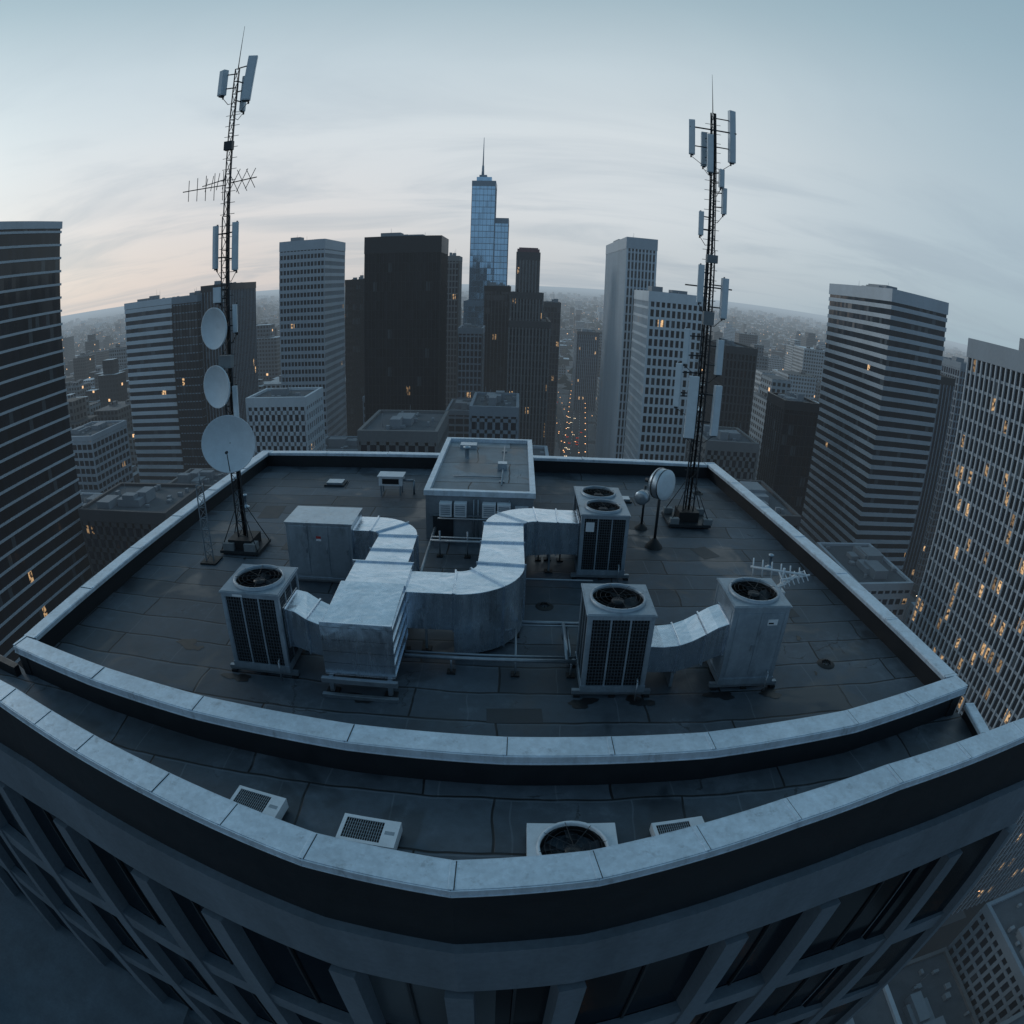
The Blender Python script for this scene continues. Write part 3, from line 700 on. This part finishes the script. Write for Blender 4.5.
# ---------------------------------------------------------------- city
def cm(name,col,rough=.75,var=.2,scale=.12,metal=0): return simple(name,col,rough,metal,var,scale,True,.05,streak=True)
C={'white':cm("city_white_concrete",(.56,.63,.69)),'grey':cm("city_grey_concrete",(.21,.26,.31)),'dk':cm("city_dark_metal",(.010,.014,.020),.5),
   'brown':cm("city_brown_stone",(.075,.078,.086)),'tan':cm("city_tan_stone",(.16,.17,.18)),'pale':cm("city_pale_stone",(.38,.44,.50)),'blue':cm("city_blue_metal",(.14,.22,.29),.35),
   'pink':cm("city_stone_lit_pink",(.19,.11,.12)),'roof':cm("city_roof",(.09,.107,.125),.9,.35,.3),'mech':cm("city_mech",(.22,.255,.29),.7)}  # pink stone colour holds the pinkish-red light on the stepped tower's top
foot=[]
def tower(name,x0,x1,y0,y1,zt,fh,slab,bay,pier,sm,pm,gl,sd=.25,pd=.4,zb=GZ,crown=2.4,mech=True,seed=0,own=None):
    rnd=random.Random(seed+int(x0*7+y0*3))
    mb=own or MB(); foot.append((x0,x1,y0,y1))
    mb.box(x0,x1,y0,y1,zb,zt-.1,2)
    top=zt-crown
    if slab>0:
        n=int((top-zb)/fh)
        for k in range(n+1):
            z=zb+k*fh
            mb.box(x0-sd,x1+sd,y0-sd,y1+sd,z,min(z+slab,top-.01),0)
    if pier>0:
        nx=max(1,round((x1-x0)/bay)); ny=max(1,round((y1-y0)/bay))
        for i in range(nx+1):
            x=x0+(x1-x0)*i/nx
            mb.box(x-pier/2,x+pier/2,y0-pd,y0+.1,zb,top,1)
            mb.box(x-pier/2,x+pier/2,y1-.1,y1+pd,zb,top,1)
        for i in range(ny+1):
            y=y0+(y1-y0)*i/ny
            mb.box(x0-pd-.003,x0+.1,y-pier/2,y+pier/2,zb,top,1)
            mb.box(x1-.1,x1+pd+.003,y-pier/2,y+pier/2,zb,top,1)
    d=max(sd,pd)+.08; w=.6
    mb.box(x0-d,x1+d,y0-d,y0+w,top+.002,zt+.8,0);mb.box(x0-d,x1+d,y1-w,y1+d,top+.002,zt+.8,0)
    mb.box(x0-d,x0+w,y0+w,y1-w,top+.002,zt+.8,0);mb.box(x1-w,x1+d,y0+w,y1-w,top+.002,zt+.8,0)
    mb.face([(x0,y0,zt),(x1,y0,zt),(x1,y1,zt),(x0,y1,zt)],3)
    if mech:
        L,W=(x1-x0),(y1-y0)
        for k in range(rnd.randint(2,5)):
            a=x0+L*rnd.uniform(.08,.6);b=y0+W*rnd.uniform(.1,.6); l=L*rnd.uniform(.1,.3);w_=W*rnd.uniform(.1,.3)
            mb.box(a,a+l,b,b+w_,zt+.01+k*.002,zt+rnd.uniform(1.2,3.2),4)
        for k in range(rnd.randint(6,14)):
            a=x0+L*rnd.uniform(.08,.9);b=y0+W*rnd.uniform(.1,.9); mb.box(a,a+rnd.uniform(.6,1.6),b,b+rnd.uniform(.6,1.6),zt+.02,zt+rnd.uniform(.6,1.4),4)
        for k in range(2):
            a=x0+L*rnd.uniform(.2,.8);b=y0+W*rnd.uniform(.2,.8); mb.tube((a,b,zt),(a,b,zt+rnd.uniform(3,6)),.1,4,4,.04)
    if own is None: return mb.obj(name,[sm,pm,gl,C['roof'],C['mech']])
G=glass
tower("dark_banded_office_tower",-172,-120,34,134,33.6,3.6,.62,3,0,C['pale'],C['dk'],G("g_w",(.008,.010,.013),.0006,3.6,1.5,spec=.35),.3,.2,crown=1.2)
tower("banded_office_tower",122,147.5,183,230,20.8,3.45,1.45,1.6,0,C['pale'],C['pale'],G("g_e",(.012,.015,.019),.0015,3.45,1.6,spec=.4),.3,.1,crown=3.6)
mbx=MB()
tower("x",110,150,60,124.8,9.5,3.8,.7,1.9,.42,C['tan'],C['tan'],None,.12,.5,crown=4,own=mbx,mech=False)
mbx.box(116,140,74,112,9.6,13.4,4); mbx.box(120,128,80,90,13.41,15,4)
mbx.obj("finned_office_tower",[C['grey'],C['pale'],G("g_fe",(.010,.012,.015),.09,3.8,1.9,spec=.35,lits=.8),C['roof'],C['mech']])
tower("white_banded_office_tower",-193,-164,268,296,8.5,4.0,1.9,3,.0,C['white'],C['white'],G("g1",(.02,.024,.03),.003,4,2.5),.3,.1)
tower("dark_slab_office_tower",-162,-148,266,296,8.2,3.9,.5,1.8,.3,C['grey'],C['dk'],G("g2",(.015,.018,.022),.004,3.9,1.8),.1,.3)
tower("dark_slab_office_tower",-147.5,-132,270,300,12.2,3.9,.5,1.8,.3,C['dk'],C['grey'],G("g2b",(.015,.018,.022),.004,3.9,1.8),.1,.3)
tower("pale_office_tower",-112.7,-90.2,286,321,30.4,3.7,1.6,1.7,.45,C['pale'],C['pale'],G("g3",(.02,.024,.03),.0015,3.7,1.7,spec=.4),.25,.2,crown=4)
tower("black_office_tower",-60.4,-30.6,245,268,26.8,3.8,.15,1.5,.20,C['dk'],C['dk'],G("g4",(.006,.008,.011),.002,3.8,1.5,rough=.25,lits=.3,spec=.25,var=.3,blind=.02),.1,.28,crown=6)
tower("dark_office_tower",-92,-81,330,350,10.5,3.8,.6,2,.4,C['dk'],C['dk'],G("g5",(.012,.013,.016),.003,3.8,2),.1,.2)
mbx=MB()
tower("x",-33,-17.8,420,440,78.5,4.2,.4,2.4,.16,None,None,None,.10,.18,own=mbx,mech=False,crown=3)
tower("x",-17.6,-8.8,424,444,53,4.2,.4,2.4,.16,None,None,None,.10,.18,own=mbx,mech=False,crown=3)
tower("x",-36,-8.0,417,446,-4,4.2,.4,2.4,.16,None,None,None,.10,.18,own=mbx,mech=False,crown=3)
mbx.box(-30.5,-20.5,423,437,78.6,82.5,2); mbx.box(-29,-24,426,434,82.51,84.5,0)
mbx.tube((-27,430,84),(-27,430,113),.6,8,1,.15); mbx.tube((-27,430,84),(-27,430,92),1.0,8,1,.7)
mbx.obj("glass_skyscraper_with_spire",[C['blue'],C['blue'],G("g6",(.40,.50,.54),.0005,4.2,2.4,rough=.10,var=.10,metal=.85,blind=0),C['roof'],C['mech']])
mbx=MB()
tower("x",-1.6,8.9,300,314,23.5,3.6,.5,1.5,.7,None,None,None,.1,.3,own=mbx,mech=False,crown=3)
mbx.box(-.8,8.1,300.6,313.4,23.6,26.5,5)
tower("x",-3.7,11,298,318,4,3.6,.6,1.5,.7,None,None,None,.1,.3,own=mbx,mech=False)
tower("x",-4,14.2,285,322,-8.8,3.6,.6,1.5,.7,None,None,None,.1,.3,own=mbx,mech=False)
for q in (-1.2,2,5.4,8.4): mbx.box(q-.4,q+.4,299.7,300.5,23.6,25.8,5)
mbx.obj("stepped_masonry_tower",[C['brown'],C['tan'],G("g7",(.02,.02,.025),.02,3.6,1.5),C['roof'],C['mech'],C['pink']])
tower("ribbed_office_tower",42.9,54.6,256.6,318,30.2,3.7,.8,1.55,.55,C['pale'],C['white'],G("g8",(.018,.02,.026),.002,3.7,1.55),.2,.55,crown=4)
tower("white_grid_office_tower",46.6,66.7,225,254,8.3,3.6,1.0,2.0,.7,C['white'],C['white'],G("g9",(.015,.018,.022),.004,3.6,2.0,spec=.35),.45,.5,crown=3)
tower("brown_office_tower",85.6,99.4,250,275,-11,3.7,.7,1.8,.7,C['brown'],C['brown'],G("g10",(.015,.015,.02),.005,3.7,1.8),.15,.3)
tower("black_glass_midrise",91.5,105,198,214,-23.5,3.7,.3,2,.25,C['dk'],C['dk'],G("g11",(.008,.010,.013),.004,3.7,2,spec=.3),.1,.2)
tower("white_midrise_building",-88,-67,190,208,-27.5,3.5,1.3,2.2,.8,C['white'],C['white'],G("g12",(.02,.024,.03),.005,3.5,2.2),.3,.3)
tower("flat_roof_office_building",-43.6,-21.5,168,196,-33,3.8,1.2,2.6,.9,C['tan'],C['tan'],G("g13",(.02,.02,.025),.005,3.8,2.6),.3,.3)
tower("slim_tan_tower",-44,-36.5,380,400,24.5,3.8,.8,1.8,.6,C['tan'],C['tan'],G("g14",(.02,.02,.03),.006,3.8,1.8),.2,.3)
tower("grey_office_tower",60,82,640,670,-38,3.7,.8,2,.6,C['brown'],C['grey'],G("g15",(.02,.02,.03),.01,3.7,2),.2,.3)
tower("flat_roof_office_building",-14.5,.8,200,226,-32,3.8,1.2,2.6,.9,C['grey'],C['grey'],G("g16",(.02,.02,.025),.005,3.8,2.6),.3,.3)
tower("grey_office_tower",-31,-18.5,330,350,-16,3.7,.8,2,.6,C['grey'],C['grey'],G("g17",(.02,.02,.03),.008,3.7,2),.2,.3)
tower("dark_office_tower",-19,-5.2,352,372,6.5,3.7,.6,2,.5,C['dk'],C['brown'],G("g18",(.015,.015,.02),.005,3.7,2),.2,.3)
tower("brown_office_tower",16,26,400,420,-3,3.7,.6,2,.5,C['brown'],C['brown'],G("g19",(.02,.02,.03),.008,3.7,2),.2,.3)
tower("flat_roof_office_building",61,79,188,210,-37,3.7,1.3,2.4,.9,C['tan'],C['tan'],G("g20",(.02,.02,.025),.005,3.7,2.4),.3,.3)
tower("flat_roof_office_building",-116,-86,128,150,-44,3.8,1.3,2.8,.8,C['brown'],C['brown'],G("g21",(.02,.02,.025),.006,3.8,2.8),.3,.3)
tower("dark_office_tower",160,182,215,240,-8,3.7,.8,2,.5,C['dk'],C['grey'],G("g22",(.02,.02,.03),.005,3.7,2),.2,.3)
tower("grey_office_tower",215,240,250,280,-2,3.7,.8,2,.5,C['grey'],C['grey'],G("g23",(.02,.02,.03),.005,3.7,2),.2,.3)

foot.append((-46,17,-12,36))
XS=[i*84+42 for i in range(-18,18)]
YS=[i*76+52 for i in range(-3,22)]
BA=Vector((20,205));BB=Vector((160,1600)); bd=(BB-BA).normalized(); bn=Vector((-bd.y,bd.x))
def on_boulevard(a,b,c,d):
    for px in (a,(a+b)/2,b):
        for py in (c,(c+d)/2,d):
            q=Vector((px,py))-BA; u=q.dot(bd)
            if u>-5 and abs(q.dot(bn))<15: return True
    return False
pavs=MB(); midglass=[G("gm%d"%i,c,l,3.6,2.6,spec=.4) for i,(c,l) in enumerate((((.018,.02,.024),.004),((.025,.028,.034),.007),((.010,.011,.013),.003)))]
mids=[C['tan'],C['grey'],C['brown'],C['brown'],C['dk'],C['grey'],C['pale'],C['tan']]
mass=MB(); mass.c=[]
def mbox(x0,x1,y0,y1,z1,wc,rc):
    mass.box(x0,x1,y0,y1,GZ+.1,z1,0)
    mass.c+= [wc,rc,wc,wc,wc,wc]
pal=[(.22,.24,.255),(.13,.15,.17),(.08,.075,.075),(.40,.45,.49),(.045,.052,.062),(.15,.145,.14),(.28,.33,.37),(.09,.095,.10)]
rpal=[(.14,.17,.20),(.065,.08,.095),(.38,.43,.47),(.04,.05,.058),(.60,.66,.71),(.09,.10,.115)]
def free(a,b,c,d):
    if on_boulevard(a,b,c,d): return False
    for f in foot:
        if a<f[1]+4 and b>f[0]-4 and c<f[3]+4 and d>f[2]-4: return False
    return True
rnd=random.Random(11); nmid=0
for i in range(len(XS)-1):
    for j in range(len(YS)-1):
        bx0,bx1,by0,by1=XS[i]+9,XS[i+1]-9,YS[j]+8,YS[j+1]-8
        cx,cy=(bx0+bx1)/2,(by0+by1)/2; r=math.hypot(cx,cy)
        if cy<-60 or r>1700 or abs(math.atan2(cx,cy))>math.radians(85): continue
        pavs.box(bx0-3,bx1+3,by0-3,by1+3,GZ,GZ+.14,0)
        nx=rnd.choice((2,3,3)); ny=rnd.choice((2,2,3))
        for p in range(nx):
            for q in range(ny):
                g=.8
                a=bx0+(bx1-bx0)*p/nx+g; b=bx0+(bx1-bx0)*(p+1)/nx-g; c=by0+(by1-by0)*q/ny+g; d=by0+(by1-by0)*(q+1)/ny-g
                if rnd.random()<.15: b-= (b-a)*.3
                if rnd.random()<.25: d-= (d-c)*.3
                if not free(a,b,c,d): continue
                if rnd.random()<.06: continue
                rr=math.hypot((a+b)/2,(c+d)/2)
                if rr<430:
                    H=rnd.uniform(25,78) if rr>150 else rnd.uniform(15,48)
                elif rr<800: H=rnd.choice((rnd.uniform(15,45),rnd.uniform(20,60),rnd.uniform(30,90)))
                else: H=rnd.choice((rnd.uniform(8,25),rnd.uniform(10,40),rnd.uniform(8,18))) if rnd.random()>.05 else rnd.uniform(50,80)
                if rr<330 and nmid<110:
                    m=rnd.choice(mids); nmid+=1
                    tower("midrise_building",a,b,c,d,GZ+H,3.6,rnd.uniform(.7,1.7),rnd.choice((2.6,3.2,4.2)),rnd.uniform(.4,1.2),m,m,rnd.choice(midglass),.25,.3,crown=1.5,seed=nmid)
                    foot.pop()
                else:
                    wc=rnd.choice(pal);rc=rnd.choice(rpal); k=rnd.uniform(.6,1.2); wc=tuple(x*k for x in wc)
                    mbox(a,b,c,d,GZ+H,wc,rc)
                    if H>30 and rnd.random()<.5:
                        mbox(a+(b-a)*.2,b-(b-a)*.25,c+(d-c)*.2,d-(d-c)*.2,GZ+H*1.15,wc,rc)
                    for k in range(rnd.randint(1,5)):
                        u=a+(b-a)*rnd.uniform(.1,.7);v=c+(d-c)*rnd.uniform(.1,.7); mbox(u,u+rnd.uniform(2,6),v,v+rnd.uniform(2,6),GZ+H+rnd.uniform(1.5,4),(.2,.21,.225),rc)
pavs.obj("pavement",[cm("pavement_concrete",(.12,.13,.14))])
for ring,(r0,r1,cell,dens) in enumerate(((1500,3300,32,.8),(3300,8500,60,.85))):
    n=int(r1/cell)+1
    for i in range(-n,n):
        for j in range(0,n):
            x=i*cell;y=j*cell;r=math.hypot(x,y)
            if r<r0 or r>r1 or abs(math.atan2(x,y))>math.radians(54): continue
            if (i%4==0 or j%5==0) and ring==0: continue
            if rnd.random()>dens: continue
            x+=rnd.uniform(-8,8);y+=rnd.uniform(-8,8)
            w=cell*rnd.uniform(.15,.42);d=cell*rnd.uniform(.15,.42)
            H=rnd.uniform(5,16) if rnd.random()>.07 else rnd.uniform(20,55)
            k=rnd.uniform(.4,1.4);wc=tuple(q*k for q in rnd.choice(pal))
            mbox(x-w,x+w,y-d,y+d,GZ+H,wc,rnd.choice(rpal))
t=NT("distant_building_wall"); P,N=t.pos()
at=t.n("ShaderNodeAttribute",attribute_name="Col")
sp=t.n("ShaderNodeSeparateXYZ"); t.l(P,sp.inputs[0]); sn=t.n("ShaderNodeSeparateXYZ"); t.l(N,sn.inputs[0])
ax=t.math('GREATER_THAN',t.math('ABSOLUTE',sn.outputs[0]),.5)
u=t.math('ADD',t.math('MULTIPLY',sp.outputs[1],ax),t.math('MULTIPLY',sp.outputs[0],t.math('SUBTRACT',1,ax)))
fu=t.math('FRACT',t.math('DIVIDE',u,3.1)); fv=t.math('FRACT',t.math('DIVIDE',sp.outputs[2],3.7))
w=t.math('MULTIPLY',t.math('GREATER_THAN',fu,.38),t.math('GREATER_THAN',fv,.45)); w=t.math('MULTIPLY',w,t.math('LESS_THAN',sn.outputs[2],.5))
cb=t.n("ShaderNodeCombineXYZ"); t.l(t.math('FLOOR',t.math('DIVIDE',u,3.1)),cb.inputs[0]); t.l(t.math('FLOOR',t.math('DIVIDE',sp.outputs[2],3.7)),cb.inputs[1]); t.l(ax,cb.inputs[2])
wn=t.n("ShaderNodeTexWhiteNoise"); t.l(cb.outputs[0],wn.inputs[0])
col=t.mix(w,at.outputs["Color"],(.014,.016,.02))
nn=t.noise(P,.15,3,.65); col=t.mix(1.0,col,t.mix(nn,(.5,.5,.5),(1.4,1.4,1.4)),'MULTIPLY')
es=t.math('MULTIPLY',w,t.math('MULTIPLY',t.math('GREATER_THAN',wn.outputs[0],.988),1.2))
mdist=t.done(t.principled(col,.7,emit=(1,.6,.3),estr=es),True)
mass.obj("distant_city_buildings",[mdist])

t=NT("city_ground"); P,N=t.pos()
n1=t.noise(P,.004,6,.7); n2=t.noise(P,.03,4,.7)
col=t.mix(t.ramp(n1,.4,.6),(.022,.028,.028),(.075,.088,.10)); col=t.mix(t.ramp(n2,.45,.6),col,(.026,.032,.034))
vo=t.n("ShaderNodeTexVoronoi"); vo.inputs["Scale"].default_value=.03; t.l(P,vo.inputs["Vector"]); sc=t.n("ShaderNodeSeparateColor"); t.l(vo.outputs["Color"],sc.inputs[0])
col=t.mix(t.math('MULTIPLY',t.math('GREATER_THAN',sc.outputs[0],.75),.7),col,(.34,.39,.43))
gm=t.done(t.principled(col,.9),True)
mb=MB(); mb.face([(-60000,-20000,GZ-.3),(60000,-20000,GZ-.3),(60000,60000,GZ-.3),(-60000,60000,GZ-.3)]); mb.obj("ground",[gm])
mb=MB()
asp=cm("asphalt",(.045,.048,.052),.8)
for x in XS: mb.box(x-6,x+6,-150,1750,GZ-.25,GZ+.0,0)
for y in YS: mb.box(-1500,1500,y-5,y+5,GZ-.25,GZ+.03,0)
for x in XS:
    if abs(x)<400:
        y=-60
        while y<600: mb.box(x-.1,x+.1,y,y+4,GZ+.04,GZ+.05,1); y+=10
mb.obj("street",[asp,cm("road_marking",(.7,.7,.7))])
mb=MB()
bl=(BB-BA).length
def bp(u,v,z): q=BA+bd*u+bn*v; return (q.x,q.y,z)
mb.hexa([bp(0,-9,GZ+.16),bp(bl,-9,GZ+.16),bp(bl,9,GZ+.16),bp(0,9,GZ+.16),bp(0,-9,GZ+.24),bp(bl,-9,GZ+.24),bp(bl,9,GZ+.24),bp(0,9,GZ+.24)],0)
u=0
while u<bl:
    for v in (-3,3): mb.face([bp(u,v-.12,GZ+.25),bp(u+5,v-.12,GZ+.25),bp(u+5,v+.12,GZ+.25),bp(u,v+.12,GZ+.25)],1)
    u+=11
mb.obj("boulevard",[asp,cm("road_marking_b",(.7,.7,.7))])
mb=MB()
for x in XS:
    if abs(x)>900: continue
    y=60
    while y<1600:
        for s in (-7.2,7.2):
            X=x+s; mb.tube((X,y,GZ),(X,y,GZ+8),.12,4,0,caps=False); mb.box(X-s*.25-.35,X-s*.25+.35,y-.2,y+.2,GZ+8,GZ+8.25,1)
        y+=32
for y in YS:
    x=-900
    while x<900:
        for s in (-6,): mb.box(x-.25,x+.25,y+s-.4,y+s+.4,GZ+8,GZ+8.25,1); mb.tube((x,y+s,GZ),(x,y+s,GZ+8),.12,4,0,caps=False)
        x+=36
u=0
while u<bl:
    for v in (-10,10):
        a=bp(u,v,GZ);b=bp(u,v,GZ+9);c=bp(u,v*.8,GZ+9.2); mb.tube(a,b,.14,4,0,caps=False); mb.tube(b,c,.1,4,0,caps=False)
        mb.box(c[0]-.35,c[0]+.35,c[1]-.35,c[1]+.35,GZ+9.0,GZ+9.3,1)
    u+=24
def lampmat(nm,c,s):
    t=NT(nm); e=t.n("ShaderNodeEmission"); e.inputs[0].default_value=(*c,1); e.inputs[1].default_value=s; return t.done(e.outputs[0])
lampm=lampmat("street_lamp_glow",(1,.50,.22),2.6)
mb.obj("street_lamps",[C['dk'],lampm])
mb=MB()
def car(p,d,hl):
    d=Vector((d.x,d.y,0)).normalized(); s=Vector((-d.y,d.x,0)); z=Vector((0,0,1)); p=Vector(p)
    mb.obox(p+z*.6,s,d,z,.9,2.2,.3,0)
    P=[p+s*a+d*b+z*c for c,k in ((.9,1),(1.45,.75)) for a,b in ((-.85*k,-1.5*k),(.85*k,-1.5*k),(.85*k,1.3*k),(-.85*k,1.3*k))]
    mb.hexa(P,0)
    for a in (-.6,.6):
        mb.obox(p+s*a+d*2.22+z*.65,s,d,z,.25,.04,.16,1); mb.obox(p+s*a-d*2.22+z*.65,s,d,z,.25,.04,.14,2)
for x in XS:
    if abs(x)>500: continue
    for k in range(40):
        y=rnd.uniform(60,1200); s=rnd.choice((-1,1)); car((x+s*2.8,y,GZ+.05),Vector((0,s)),1)
for k in range(70):
    s=rnd.choice((-1,1)); car(bp(rnd.uniform(0,1000),-s*rnd.choice((1.7,4.8,7)),GZ+.26),bd*s,1)
mb.obj("distant_traffic",[C['dk'],lampmat("headlamp",(1,.8,.55),3),lampmat("tail_lamp",(1,.08,.03),1.5)])
mb=MB()
for k in range(9000):
    r=rnd.uniform(900,5600)*rnd.uniform(.7,1); a=rnd.uniform(-1,1); x,y=r*math.sin(a),r*math.cos(a); s=rnd.uniform(4,9)*(1+r/4000)
    c=Vector((x,y,GZ+s*.9)); v=[c+Vector(d)*s*rnd.uniform(.6,1.15) for d in ((1,0,0),(0,1,0),(-1,0,.1),(0,-1,0),(.1,0,.9),(0,0,-.9))]
    for f in ((0,1,4),(1,2,4),(2,3,4),(3,0,4)): mb.face([v[i] for i in f])
mb.obj("distant_trees",[cm("distant_foliage",(.03,.038,.035),.9,.4,.05)])

# ---------------------------------------------------------------- world, sun
w=bpy.data.worlds.new("World"); scene.world=w; w.use_nodes=True; nt=w.node_tree; nt.nodes.clear()
class W(NT):
    def __init__(s,t): s.t=t
t=W(nt)
AZ=-62
sky=t.n("ShaderNodeTexSky"); sky.sky_type='NISHITA'; sky.sun_disc=False; sky.sun_elevation=math.radians(14); sky.sun_rotation=math.radians(AZ); sky.dust_density=2.0; sky.air_density=1.2; sky.ozone_density=3
tc=t.n("ShaderNodeTexCoord"); sp=t.n("ShaderNodeSeparateXYZ"); t.l(tc.outputs["Generated"],sp.inputs[0])
zz=t.math('MAXIMUM',sp.outputs[2],0.0)
cr=t.n("ShaderNodeValToRGB"); t.l(zz,cr.inputs[0]); el=cr.color_ramp.elements
el[0].position=0;el[0].color=(.52,.59,.64,1); el[1].position=1;el[1].color=(.13,.25,.34,1)
for p,c in ((.04,(.60,.65,.69)),(.12,(.71,.755,.785)),(.24,(.72,.775,.80)),(.35,(.61,.705,.75)),(.46,(.42,.55,.61)),(.62,(.22,.35,.43))):
    q=el.new(p); q.color=(*c,1)
dn=t.math('ADD',zz,.10); cx=t.math('DIVIDE',sp.outputs[0],dn); cy=t.math('DIVIDE',sp.outputs[1],dn)
cb=t.n("ShaderNodeCombineXYZ"); t.l(cx,cb.inputs[0]); t.l(t.math('MULTIPLY',cy,1.8),cb.inputs[1])
n=t.noise(cb.outputs[0],.48,6,.58,.6)
cl=t.ramp(n,.42,.68)
base=cr.outputs[0]
east=t.math('MULTIPLY',t.ramp(sp.outputs[0],.10,.80),.62)
base=t.mix(east,base,(.28,.43,.52))
d=t.n("ShaderNodeVectorMath",operation='DOT_PRODUCT'); t.l(tc.outputs["Generated"],d.inputs[0]); d.inputs[1].default_value=(math.sin(math.radians(-36)),math.cos(math.radians(-36)),.06)
gl=t.math('POWER',t.math('MAXIMUM',d.outputs["Value"],0),7.0)
low=t.math('SUBTRACT',1,t.ramp(zz,.0,.30))
base=t.mix(t.math('MULTIPLY',t.math('MULTIPLY',gl,low),.66),base,(.86,.71,.64))
lowc=t.math('MULTIPLY_ADD',t.math('SUBTRACT',1,t.ramp(zz,.10,.5)),.28,.12)
base=t.mix(t.math('MULTIPLY',cl,lowc),base,(.34,.42,.50))
skm=t.mix(1.0,sky.outputs[0],(.065,.085,.105),'MULTIPLY')
fin=t.mix(.90,skm,base)
# unseen sky behind the camera darkened, to put camera-facing surfaces in shade
back=t.ramp(t.math('MULTIPLY_ADD',sp.outputs[0],-.35,sp.outputs[1]),-.55,.30)
fin=t.mix(1.0,fin,t.mix(back,(.42,.53,.64),(1,1,1)),'MULTIPLY')
bg=t.n("ShaderNodeBackground"); t.l(fin,bg.inputs[0]); bg.inputs[1].default_value=1.0
o=t.n("ShaderNodeOutputWorld"); t.l(bg.outputs[0],o.inputs[0])
sl=bpy.data.lights.new("sun",'SUN'); sl.energy=.5; sl.angle=math.radians(14); sl.color=(1,.98,.95)
so=bpy.data.objects.new("sun",sl); COL.objects.link(so)
E_=math.radians(14)
sd=Vector((math.sin(math.radians(AZ))*math.cos(E_),math.cos(math.radians(AZ))*math.cos(E_),math.sin(E_)))
so.rotation_euler=sd.to_track_quat('Z','Y').to_euler()

scene.view_settings.view_transform='Standard'; scene.view_settings.look='None'; scene.view_settings.exposure=0

# ---------------------------------------------------------------- camera: fisheye lens
cd=bpy.data.cameras.new("camera"); cam=bpy.data.objects.new("camera",cd); COL.objects.link(cam)
cd.type='PANO'; cd.sensor_width=36; cd.sensor_fit='HORIZONTAL'
try:
    cd.cycles.panorama_type='FISHEYE_EQUISOLID'; cd.cycles.fisheye_lens=22.203; cd.cycles.fisheye_fov=math.pi
except Exception as ex:
    cd.panorama_type='FISHEYE_EQUISOLID'; cd.fisheye_lens=22.203; cd.fisheye_fov=math.pi
cd.clip_start=.05; cd.clip_end=100000
cam.matrix_world=Matrix.Translation((0,0,8.7))@Matrix.Rotation(math.radians(90-20.81),4,'X')@Matrix.Rotation(math.radians(1.92),4,'Z')
scene.camera=cam
